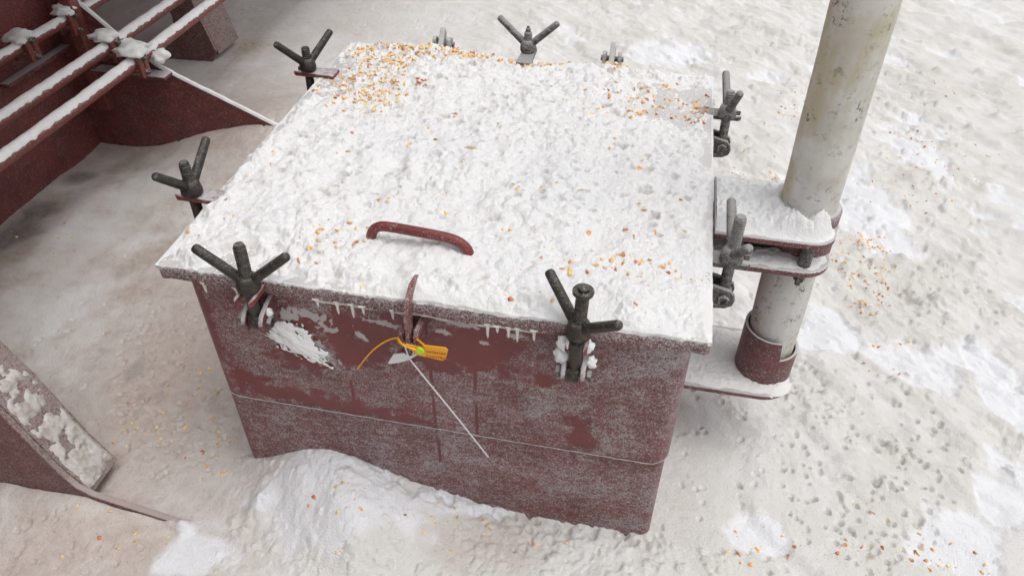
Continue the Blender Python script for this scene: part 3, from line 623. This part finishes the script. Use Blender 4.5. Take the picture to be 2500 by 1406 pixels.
# sleeve cut with one step, as on the photograph: high part at the left, low part at the front right
n = 64; Lr = []
def sl_top(t_):
    return .352 if not (math.radians(-78) < t_ < math.radians(40)) else .300
ro, ri = .0635, .0575
rows = [[], [], [], []]
for k in range(n):
    t_ = -math.pi+2*math.pi*k/n; zt = sl_top(t_)
    c0, s0 = math.cos(t_), math.sin(t_)
    rows[0].append((ro*c0, ro*s0, .2195)); rows[1].append((ro*c0, ro*s0, zt)); rows[2].append((ri*c0, ri*s0, zt-.001)); rows[3].append((ri*c0, ri*s0, .2195))
m_ = MB().loft(rows, caps=False); sv = hpart(m_, 'sleeve', M_RED, lowb); sv.location = (PXC+.006, PYC-.005, 0)
# pipe
tx = -.023
pole = tag(empty('pipe_post', (PXC+.009, PYC, .22)), 'cream painted round steel pipe standing beside the hatch', 'pipe')
m_ = MB(); rows = []
for z in np.concatenate([np.arange(-.0, .12, .02), np.arange(.12, 2.6, .04)]):
    rows.append([((.0535+.0004*math.sin(k*1.7+z*31))*math.cos(2*math.pi*k/40)+tx*z, (.0535+.0004*math.cos(k*2.3+z*23))*math.sin(2*math.pi*k/40), z) for k in range(40)])
m_.loft(rows); m_.build('tube', M_PIPE, pole)
zc = H+.006-.22
m_ = MB(); m_.lathe([(.054, zc-.002), (.064, zc-.002), (.064, zc+.022), (.060, zc+.028), (.054, zc+.028)], 32); cc = m_.build('collar', M_RED, pole); cc.location = (tx*zc, 0, 0)

# ------------------------------------------------------------------ snow on the hatch
nx_ = 520; xs = np.linspace(-.008, 1.008, nx_); ys = np.linspace(-.008, 1.005, nx_); SX, SY = np.meshgrid(xs, ys)
ed = np.minimum.reduce([SX+.002, 1.002-SX, SY+.004, 1.0-SY])
en = fbm(SX, SY, .05, 4, 101)
bil = np.abs(fbm(SX, SY, .055, 4, 103, .55)); bil2 = np.abs(fbm(SX, SY, .022, 3, 107, .6)); lo = fbm(SX, SY, .25, 3, 111)
def lidc(px, py): c = onz(px, py, H); return c[0], c[1]
def lblob(px, py, rx, ry, soft=.5, kn=.6):
    cx, cy = lidc(px, py); ax_, ay_ = lidc(px+rx, py); bx_, by_ = lidc(px, py-ry); r1, r2 = math.hypot(ax_-cx, ay_-cy), math.hypot(bx_-cx, by_-cy)
    return sstep(1+soft, 1-soft, np.sqrt(((SX-cx)/r1)**2+((SY-cy)/r2)**2)+en*kn*2)
cover_m = np.ones_like(SX)
for a_ in ((800, 190, 75, 55), (855, 150, 60, 60), (1660, 215, 140, 45), (1725, 270, 60, 60), (1600, 280, 70, 25), (1730, 350, 18, 80), (650, 640, 75, 45), (560, 640, 60, 18), (950, 690, 40, 30), (1440, 760, 55, 40), (1250, 150, 130, 18)): cover_m = cover_m*(1-.93*lblob(*a_))
thin_front = sstep(-.005, .060, SY+.055*en+.03*fbm(SX, SY, .014, 3, 117))*sstep(-.02, .022, np.minimum(SX, 1-SX)+.03*en)
rough_ = sstep(-.30, .30, lo+.25*(SY-.40)+.15*en)
wob = fbm(SX, SY, .012, 3, 105, .6)
cr = np.zeros_like(SX); step = xs[1]-xs[0]
for _ in range(5200):
    cx, cy = rng.uniform(0, 1), rng.uniform(0, 1); R0 = .004+.012*rng.uniform()**2.2; hh_ = R0*rng.uniform(.45, .85)
    i0, i1 = max(int((cx-R0*1.6-xs[0])/step), 0), int((cx+R0*1.6-xs[0])/step)+1; j0, j1 = max(int((cy-R0*1.6-ys[0])/step), 0), int((cy+R0*1.6-ys[0])/step)+1
    d2 = np.hypot(SX[j0:j1, i0:i1]-cx, SY[j0:j1, i0:i1]-cy)/R0*(1+.7*wob[j0:j1, i0:i1])
    w_ = cr[j0:j1, i0:i1]; np.maximum(w_, hh_*np.sqrt(np.clip(1-d2*d2, 0, 1))+.35*w_*(d2 < 1), out=w_)
lo2 = fbm(SX, SY, .11, 3, 115)
Hs = .0120+.012*lo+.008*lo2+.006*en+(.15+.80*rough_)*(.70*cr+.010*np.sqrt(bil*.2+.001))+.0035*wob
Hs = Hs*cover_m*sstep(-.012, .045, ed+.03*en)*(.10+.90*thin_front)
Hs += .012*lblob(1020, 120, 170, 40, .7)*(1+bil*2)+.010*lblob(1080, 620, 110, 40, .6)+.008*lblob(1500, 750, 200, 60, .8)+.012*lblob(1100, 720, 150, 30, .7)
Hs -= .009*lblob(965, 415, 30, 26, .6)+.006*lblob(1030, 455, 16, 20, .6)
# small melted pits and cracks between the clumps
PIT_TINT = np.zeros_like(SX)
def lpit(cx, cy, r, d_, ex, ro_):
    i0, i1 = np.searchsorted(xs, [cx-3*r*ex, cx+3*r*ex]); j0, j1 = np.searchsorted(ys, [cy-3*r*ex, cy+3*r*ex])
    if i1 <= i0 or j1 <= j0: return
    dx, dy = SX[j0:j1, i0:i1]-cx, SY[j0:j1, i0:i1]-cy; c, s_ = math.cos(ro_), math.sin(ro_)
    q_ = np.sqrt(((dx*c+dy*s_)/ex)**2+(-dx*s_+dy*c)**2)/r*(1+.5*wob[j0:j1, i0:i1]); skew = 1+.35*dy/r/2
    Hs[j0:j1, i0:i1] -= d_*sstep(1.25, .55, q_)*np.clip(skew, .3, 1.6)
    if rng.uniform() < .5: PIT_TINT[j0:j1, i0:i1] = np.maximum(PIT_TINT[j0:j1, i0:i1], rng.uniform(.2, .8)*sstep(1.25, .5, q_))  # some of the pits are also tinted tan
for _ in range(430):
    lpit(rng.uniform(.04, .96), .22+.75*rng.uniform()**.8, .0025+.0075*rng.uniform()**2, rng.uniform(.006, .016), rng.choice([1, 1.2, 1.5]), rng.uniform(-.5, .7))
for _ in range(120): lpit(rng.uniform(.04, .96), rng.uniform(.03, .3), rng.uniform(.003, .007), rng.uniform(.002, .006), rng.choice([1, 1.4, 2]), rng.uniform(-.5, .7))
Hs = np.maximum(Hs, -.0016+.0095*np.clip(fbm(SX, SY, .013, 3, 118, .75)+.05, -.2, 1)*sstep(0, .012, ed))
Hs = Hs-.0026*(1-sstep(.001, .006, Hs))
Hs += .0022*(np.abs(fbm(SX, SY, .010, 3, 121, .7))-.15)*sstep(-.002, .004, Hs)
EDGE = ed < .0005; Hs = np.where(EDGE, np.minimum(Hs, .001)-.006, Hs*(.35+.65*sstep(0, .016, ed)))
OV = -.0012*sstep(-.25, .4, fbm(SX, SY, .03, 4, 125, .65)) 
base = np.array([[lid_pt(x*2, y*2) for x in xs[::20]] for y in ys[::20]]).mean()
ls = link('snow_layer', grid_mesh('snow_layer', np.clip(SX, .001+OV, .999-OV), np.clip(SY, .001+OV, .996-OV), H+.001+Hs, M_LSNOW, {'pit_tint': PIT_TINT})); tag(ls, 'clumpy white snow layer lying on the hatch lid', 'snow', kind='stuff')
def lz(x, y):
    i = min(max(np.searchsorted(xs, x)-1, 0), nx_-2); j = min(max(np.searchsorted(ys, y)-1, 0), nx_-2); return H+.001+max(float(Hs[j, i]), float(Hs[j+1, i+1]), -.001)
# snow clinging to the front face
def face_snow(px, py, rx, rz, th, rot, label, seed):
    c = ony(px, py, .026); n = 130; A, B = np.meshgrid(np.linspace(-1.3, 1.3, n), np.linspace(-1.3, 1.3, n)); nn_ = fbm(A*.1, B*.1, .055, 4, seed)
    f0 = 1-np.hypot(A, B*(1.1+.35*A))-nn_*.75; e = np.sqrt(np.clip(f0+.12, 0, 1))-.06; kp = f0-.35*fbm(A*.1, B*.1, .014, 3, seed+2) > 0; cc_, s_ = math.cos(rot), math.sin(rot)
    x_ = c[0]+rx*A*cc_-rz*B*s_; z_ = c[2]+rx*A*s_+rz*B*cc_
    o = link('snow_patch', grid_mesh('snow_patch', x_, .0275-(e*(th+.003*nn_)), z_, M_SSNOW, {}, kp)); tag(o, label, 'snow', kind='stuff')
face_snow(735, 838, .066, .040, .015, math.radians(-38), 'white snow patch stuck to the red face below the left front bolt', 131)
for i, (px, py, r, l) in enumerate(((1374, 838, .012, 'small snow lump left of the right front bolt, upper'), (1371, 868, .014, 'small snow lump left of the right front bolt, lower'), (1437, 845, .010, 'small snow lump right of the right front bolt'), (1443, 884, .011, 'small snow lump on the right front clevis'), (655, 763, .009, 'small snow lump on the left front clevis'))):
    c = ony(px, py, -.008); blobm('snow_lump', c, (r, r*.9, r*1.15), M_SSNOW, l, 'snow', None, seed=20+i*2, amp=.35)
# snow on the hinge arms
def flat_snow(label, xa, xb, ya, yb, z, th, seed, hole=None, n=110):
    A, B = np.meshgrid(np.linspace(xa, xb, n), np.linspace(ya, yb, n)); e = np.minimum.reduce([A-xa+.02, xb-A, B-ya, yb-B])
    # rounded outer corners
    q = np.hypot(np.maximum(A-(xb-.05), 0), np.maximum(np.abs(B-(ya+yb)/2)-((yb-ya)/2-.05), 0)); e = np.minimum(e, .05-q)
    nn_ = fbm(A, B, .05, 4, seed); h = sstep(-.002, .035, e+.008*nn_)*(th+.7*th*nn_+1.3*th*np.abs(fbm(A, B, .022, 4, seed+4, .65)))-.0012
    if hole is not None: h = h+sstep(0, .028, e)*.020*np.exp(-((np.hypot(A-hole[0], B-hole[1])-.066)/.022)**2)*(.7+.8*nn_)
    if hole is not None: h = h+(.022*np.exp(-((A-1.195)/.04)**2-((B-.345)/.03)**2)+.010*np.exp(-((A-1.07)/.06)**2-((B-.40)/.06)**2))*(1+.5*nn_)*sstep(0, .035, e)
    A2 = A; h = np.where(e < 0, -.004, h)
    o = link('snow_cap', grid_mesh('snow_cap', A2, B, z+h, M_LSNOW, {}, e > -.0005)); return tag(o, label, 'snow', kind='stuff')
flat_snow('thick snow on the upper hinge arm around the pipe', 1.004, 1.230, .303, .506, H+.0065, .012, 151, (PXC, PYC))
flat_snow('thin snow on the lower hinge arm between the plates', 1.004, 1.233, .294, .400, .5865, .005, 157)
flat_snow('smooth snow on the lowest bracket around the red sleeve', .985, 1.250, .302, .513, .2195, .006, 161)

# icicles under the lid rim
ICE = [(497, 692, 24), (575, 700, 22), (776, 742, 18), (823, 745, 30), (860, 752, 34), (886, 752, 20), (958, 762, 22), (1190, 790, 34), (1214, 793, 16), (1241, 797, 26), (1263, 802, 34), (1304, 808, 26)]
ILAB = ['lone short icicle under the left end of the lid rim', 'icicle just left of the left front bolt', 'stubby icicle first to the right of the left front bolt', 'long icicle second to the right of the left front bolt', 'longest icicle in the row left of the hasp',
        'stubby icicle beside the longest one left of the hasp', 'single icicle just left of the hasp', 'long icicle first to the right of the orange seal', 'tiny icicle second to the right of the orange seal', 'icicle third to the right of the orange seal', 'long icicle fourth to the right of the orange seal', 'rightmost icicle, close to the right front bolt']
lipx = np.linspace(float(ony(760, 742, .004)[0]), float(ony(1340, 812, .004)[0]), 90); m_ = MB()
m_.tube([(x_, .006, H-.0345+lid_pt(x_*2, 0)+.0012*math.sin(x_*90)) for x_ in lipx], [.0030+.0022*max(0., float(fbm(np.array([x_]), np.array([3.3]), .03, 3, 88)[0])*2) for x_ in lipx], 8)
tag(m_.build('ice_lip', M_ICE), 'thin irregular lip of milky ice along the lower edge of the lid rim', 'ice')
for i, (px, py, ln) in enumerate(ICE):
    c = ony(px, py, .004); L = ln*.00088; m_ = MB()
    m_.tube([(0, 0, .007), (0, 0, .002), (.0003, 0, -L*.25), (-.0002, 0, -L*.6), (.0003, 0, -L*.88), (.0002, 0, -L)], [.0060+.003*(i % 3)/2, .0040+.0015*((i*7) % 4)/3, .0030, .0025, .0017, .0005], 9)
    o = m_.build('icicle', M_ICE); o.location = (c[0], .004, H-.0345+lid_pt(c[0]*2, 0))
    tag(o, ILAB[i], 'icicle', 'icicles under the lid rim')

# ------------------------------------------------------------------ seals hanging on the hasp
def P(px, py, y): return Vector(ony(px, py, y))
YO = -.040
os_ = tag(empty('plastic_seal', P(1000, 840, YO)), 'orange plastic pull-tight seal tied round the hasp', 'seal'); OO = Vector(os_.location)
tg = [(1028, 848), (1036, 843), (1087, 849), (1094, 855), (1088, 876), (1081, 881), (1022, 868), (1008, 860), (1000, 849), (985, 841), (992, 840), (1010, 845)]
front_ = [P(a_, b_, YO-.004)-OO for a_, b_ in tg]; m_ = MB(); m_.loft([[q for q in front_], [q+Vector((0, .0022, 0)) for q in front_]]); bevel(m_.build('tag', M_ORANGE, os_, smooth=False), .0007)
lk = P(1026, 855, YO-.0062)-OO
m_ = MB().lathe([(.0074, 0), (.0074, .0022), (.0062, .0032), (.0005, .0034)], 20); o = m_.build('lock_insert', M_GREEN, os_); o.location = lk; o.rotation_euler.x = math.radians(90)
def ribbon(pp, parent, mat, name, r=.0017): return MB().tube(smooth_path([Vector(q)-OO for q in pp], 5), r, 8).build(name, mat, parent)
ribbon([P(1026, 857, YO-.006), P(1005, 850, YO-.008), P(985, 843, YO-.012), P(974, 835, YO-.006), P(971, 827, YO+.006), P(976, 822, YO+.016), P(1000, 822, YO+.022), P(1014, 826, YO+.014), P(1028, 836, YO+.002), P(1040, 847, YO-.006)], os_, M_ORANGE, 'strap')
ribbon([P(1020, 856, YO-.007), P(998, 848, YO-.010), P(980, 838, YO-.012), P(973, 828, YO-.004), P(962, 826, YO+.004), P(940, 834, YO+.008), P(915, 851, YO+.006), P(892, 875, YO+.006), P(872, 901, YO+.010)], os_, M_ORANGE, 'strap_tail', .0014)
for txt, px, py, sz in (('04784265', 1041, 861, .0088), ('CONTROL', 1040, 872, .0088)):
    cu = bpy.data.curves.new('lettering', 'FONT'); cu.body = txt; cu.size = sz; cu.extrude = .0002
    tmp = bpy.data.objects.new('lettering_tmp', cu); COL.objects.link(tmp); bpy.context.view_layer.update()
    me = bpy.data.meshes.new_from_object(tmp.evaluated_get(bpy.context.evaluated_depsgraph_get())); bpy.data.objects.remove(tmp); me.materials.clear(); me.materials.append(M_OPRINT)
    o = link('lettering', me, os_); o.location = P(px, py, YO-.0044)-OO; d = P(1088, 853, YO)-P(1036, 846, YO); o.rotation_euler = (math.radians(90), math.atan2(-d.z, d.x), 0)
OO = P(1000, 872, -.035); wsl = tag(empty('plastic_seal', OO), 'white plastic seal with a long straight tail below the hasp', 'seal')
tg = [(947, 886), (960, 866), (984, 863), (1000, 871), (1018, 862), (1020, 866), (1000, 878), (978, 885), (950, 889)]
fr_ = [P(a_, b_, -.038)-OO for a_, b_ in tg]; m_ = MB(); m_.loft([fr_, [q+Vector((0, .0022, 0)) for q in fr_]]); bevel(m_.build('tag', M_WHITE, wsl, smooth=False), .0006)
ribbon([P(998, 874, -.037), P(1050, 938, -.030), P(1120, 1024, -.022), P(1192, 1115, -.014)], wsl, M_WHITE, 'tail', .0016)
ribbon([P(998, 872, -.038), P(990, 850, -.042), P(986, 838, -.030), P(996, 832, -.022), P(1010, 845, -.028), P(1008, 868, -.036)], wsl, M_WHITE, 'loop', .0013)

# ------------------------------------------------------------------ corn
def kernel_data(seed):
    r = np.random.default_rng(seed); L, Wd, T = .0104*r.uniform(.8, 1.15), .0082*r.uniform(.75, 1.15), .0040*r.uniform(.8, 1.15)
    vv, tips = [], []; n = 8
    for k, (u, wv, tv) in enumerate(((-.5, .55, .5), (-.34, .95, .95), (-.02, 1.0, 1.0), (.28, .68, .85), (.5, .30, .5))):
        for j in range(n):
            a_ = 2*math.pi*j/n; ww = math.cos(a_); tt = math.sin(a_)
            vv.append((u*L, .5*Wd*wv*math.copysign(abs(ww)**.75, ww), .5*T*tv*math.copysign(abs(tt)**.75, tt)*(.8 if (tt > 0 and k < 3 and abs(ww) < .3) else 1))); tips.append(u+.5)
    vv = [(a_+r.normal()*.00035, b_+r.normal()*.00045, c_+r.normal()*.00035) for a_, b_, c_ in vv]
    if seed >= 4: vv = [(a_, min(b_, .0004+.2*a_), c_) for a_, b_, c_ in vv]      # split kernels
    ff = [(i*n+j, i*n+(j+1) % n, (i+1)*n+(j+1) % n, (i+1)*n+j) for i in range(4) for j in range(n)]+[tuple(reversed(range(n))), tuple(range(4*n, 5*n))]
    return vv, ff, tips
KD = [kernel_data(k) for k in range(6)]
KMESH = {}
for mi in range(4):
    for ki, (vv, ff, tips) in enumerate(KD):
        me = bpy.data.meshes.new('corn_kernel'); me.from_pydata(vv, [], ff); me.shade_smooth(); at = me.attributes.new('tip', 'FLOAT', 'POINT'); at.data.foreach_set('value', np.array(tips, np.float32)); me.materials.append(KM[mi]); KMESH[mi, ki] = me
SP = []
def scatter(px, py, rx, ry, n, lid, lab, grp, red=.15, sink=.3):
    k = 0; tries = 0
    while k < n and tries < n*30:
        tries += 1; a_, q = rng.uniform(0, 6.283), math.sqrt(rng.uniform())*(.75+.5*rng.uniform()); x_, y_ = px+rx*q*math.cos(a_), py+ry*q*math.sin(a_)
        c = onz(x_, y_, H+.004 if lid else 0)
        if lid:
            if not (.012 < c[0] < .988 and .012 < c[1] < .985): continue
            z = lz(c[0], c[1])
        else:
            if -.03 < c[0] < 1.03 and -.0 < c[1] < 1.03: continue
            if (c[0]-PXC)**2+(c[1]-PYC)**2 < .005: continue
            z = gz(c[0], c[1])
            if c[0] < -1.23: continue
        u = rng.uniform(); mi = 2 if u < red else (3 if u < red+.13 else (1 if u < red+.42 else 0))
        SP.append((c[0], c[1], z+.0014-(.0016+sink*.0028)*rng.uniform(), rng.uniform(0, 6.283), rng.uniform(-.9, .9), rng.uniform(-.8, .8), rng.uniform(.85, 1.25), mi, rng.integers(6), (['golden yellow ', 'orange ', 'reddish brown ', 'pale split '][mi]+lab.replace('reddish ', '').replace('single ', '')), grp)); k += 1
G1 = 'corn kernels on the hatch lid'; G2 = 'corn kernels on the deck snow'
scatter(915, 205, 85, 55, 125, 1, 'corn kernel in the dense scatter at the back left of the lid', G1)
scatter(1010, 135, 160, 34, 165, 1, 'corn kernel in the dense scatter at the back left of the lid', G1)
scatter(900, 250, 100, 30, 26, 1, 'corn kernel in the dense scatter at the back left of the lid', G1)
scatter(800, 205, 50, 40, 14, 1, 'corn kernel on the bare frosted strip by the left lid edge', G1)
scatter(1030, 218, 16, 9, 14, 1, 'reddish corn kernel in a small pile behind the lid centre', G1, red=.85)
scatter(1290, 150, 190, 16, 100, 1, 'corn kernel in the row along the back edge of the lid', G1)
scatter(1500, 162, 45, 16, 30, 1, 'corn kernel beside the three-pronged hinge', G1)
scatter(1600, 245, 150, 45, 62, 1, 'corn kernel scattered at the back right of the lid', G1, red=.25)
scatter(1690, 275, 55, 28, 28, 1, 'corn kernel scattered at the back right of the lid', G1, red=.3)
scatter(1500, 285, 80, 14, 12, 1, 'corn kernel scattered at the back right of the lid', G1, red=.25)
scatter(1510, 665, 170, 40, 26, 1, 'corn kernel lying behind the right front bolt on the lid', G1)
scatter(820, 600, 110, 40, 14, 1, 'corn kernel lying left of the lid handle', G1)
scatter(1100, 500, 620, 300, 62, 1, 'single corn kernel on the open snow of the lid', G1, red=.22, sink=.8)
GR_ = 'corn kernel scattered in the snow right of the white pipe'
scatter(2110, 640, 70, 90, 75, 0, GR_, G2, .3); scatter(2120, 590, 60, 25, 22, 0, GR_, G2, .2); scatter(2130, 740, 40, 40, 18, 0, GR_, G2, .4)
scatter(2270, 430, 150, 90, 46, 0, GR_, G2, .3); scatter(2330, 300, 200, 110, 22, 0, GR_, G2, .35); scatter(1925, 260, 40, 40, 16, 0, 'corn kernel on the snow just left of the white pipe', G2, .3); scatter(1900, 435, 60, 20, 14, 0, 'corn kernel on the snow just left of the white pipe', G2)
scatter(1820, 420, 90, 60, 14, 0, 'corn kernel on the snow just left of the white pipe', G2)
scatter(2300, 1360, 130, 50, 14, 0, 'corn kernel in the white snow at the lower right corner', G2, .3, 0); scatter(2080, 1300, 180, 100, 16, 0, 'corn kernel in the pitted snow at the lower right', G2, .4, .9); scatter(1830, 1345, 70, 60, 8, 0, 'corn kernel in the trodden snow in front of the hatch', G2)
scatter(2180, 870, 100, 60, 8, 0, GR_, G2, .4)
scatter(440, 1010, 150, 140, 34, 0, 'corn kernel on the pinkish snow left of the hatch', G2, .1, .8); scatter(540, 1130, 40, 80, 8, 0, 'corn kernel on the pinkish snow left of the hatch', G2, .05); scatter(100, 560, 110, 70, 8, 0, 'corn kernel at the foot of the red coaming wall', G2)
scatter(830, 1290, 90, 80, 10, 0, 'corn kernel on the snow mound in front of the hatch', G2); scatter(1250, 1280, 260, 80, 14, 0, 'corn kernel in the trodden snow in front of the hatch', G2, .3, .6); scatter(260, 1320, 180, 60, 8, 0, 'corn kernel on the pinkish snow by the near knee bracket', G2)
scatter(620, 115, 40, 12, 10, 0, 'corn kernel by the foot of the far knee bracket', G2)
SP.sort(key=lambda s_: (s_[0]-CAM[0])**2+(s_[1]-CAM[1])**2+(s_[2]-CAM[2])**2)
def kmat(s_): return Matrix.Translation(s_[:3]) @ Matrix.Rotation(s_[3], 4, 'Z') @ Matrix.Rotation(s_[4], 4, 'X') @ Matrix.Rotation(s_[5], 4, 'Y') @ Matrix.Diagonal((s_[6], s_[6], s_[6], 1))
for s_ in SP[:300]:
    o = bpy.data.objects.new('corn_kernel', KMESH[s_[7], s_[8]]); COL.objects.link(o); o.matrix_world = kmat(s_); o['label'] = s_[9]; o['category'] = 'corn kernel'; o['group'] = s_[10]+': '+s_[9]
vv, ff, tp, rn, mi_ = [], [], [], [], []
for s_ in SP[300:]:
    V_, F_, T_ = KD[s_[8]]; M_ = kmat(s_); o_ = len(vv); vv += [tuple(M_ @ Vector(q)) for q in V_]; ff += [tuple(i+o_ for i in f) for f in F_]; tp += T_; rn += [rng.uniform()]*len(V_); mi_ += [s_[7]]*len(F_)
me = bpy.data.meshes.new('spilled_corn'); me.from_pydata(vv, [], ff); me.shade_smooth()
for m2 in KM: me.materials.append(m2)
me.polygons.foreach_set('material_index', np.array(mi_, np.int32))
for nme, arr in (('tip', tp), ('rnd', rn)): at = me.attributes.new(nme, 'FLOAT', 'POINT'); at.data.foreach_set('value', np.array(arr, np.float32))
tag(link('spilled_corn', me), 'spilled corn kernels farther back on the lid and deck', 'corn', kind='stuff')
# broken bits of grain and husk between the kernels
vv, ff, rn, mi_ = [], [], [], []
for s_ in SP*3:
    dx_, dy_ = rng.normal()*.030, rng.normal()*.030; x_, y_ = s_[0]+dx_, s_[1]+dy_
    onlid = s_[2] > .5
    if onlid and not (.01 < x_ < .99 and .01 < y_ < .985): continue
    if not onlid and (-.03 < x_ < 1.03 and 0 < y_ < 1.03): continue
    z_ = (lz(x_, y_) if onlid else gz(x_, y_))+.0004; o_ = len(vv); q_ = rng.uniform(.0009, .0026); a_ = rng.uniform(0, 6.28)
    for k in range(3): vv.append((x_+q_*math.cos(a_+k*2.1)*rng.uniform(.6, 1.4), y_+q_*math.sin(a_+k*2.1)*rng.uniform(.4, 1.2), z_+rng.uniform(-.0008, .0008)))
    vv.append((x_, y_, z_+q_*.5)); ff += [(o_, o_+1, o_+3), (o_+1, o_+2, o_+3), (o_+2, o_, o_+3)]; rn += [rng.uniform()]*4; mi_ += [int(rng.choice([0, 1, 3, 3, 2]))]*3
me = bpy.data.meshes.new('grain_chips'); me.from_pydata(vv, [], ff)
for m2 in KM: me.materials.append(m2)
me.polygons.foreach_set('material_index', np.array(mi_, np.int32)); at = me.attributes.new('rnd', 'FLOAT', 'POINT'); at.data.foreach_set('value', np.array(rn, np.float32))
tag(link('grain_chips', me), 'tiny broken bits of grain among the corn kernels', 'grain', kind='stuff')
# husk and splinter on the lid
c = onz(1150, 369, H+.01); t = NT('pale husk'); M_HUSK = t.fin((.62, .50, .32), .6)
o = MB().tube([(-.016, -.002, 0), (-.008, .001, .001), (0, .001, .0015), (.008, .0005, .001), (.016, -.003, 0)], [.0006, .0026, .0032, .0026, .0006], 8).build('grain_husk', M_HUSK); o.location = (c[0], c[1], lz(c[0], c[1])+.001); tag(o, 'pale straw-like husk lying on the lid snow', 'husk')
c = onz(1420, 468, H+.01); o = MB().tube([(-.010, 0, 0), (0, .001, .001), (.011, -.001, 0)], [.0008, .0018, .0007], 6).build('grain_husk', M_HUSK); o.location = (c[0], c[1], lz(c[0], c[1])+.001); o.rotation_euler.z = .3; tag(o, 'short brown splinter lying right of centre on the lid snow', 'husk')
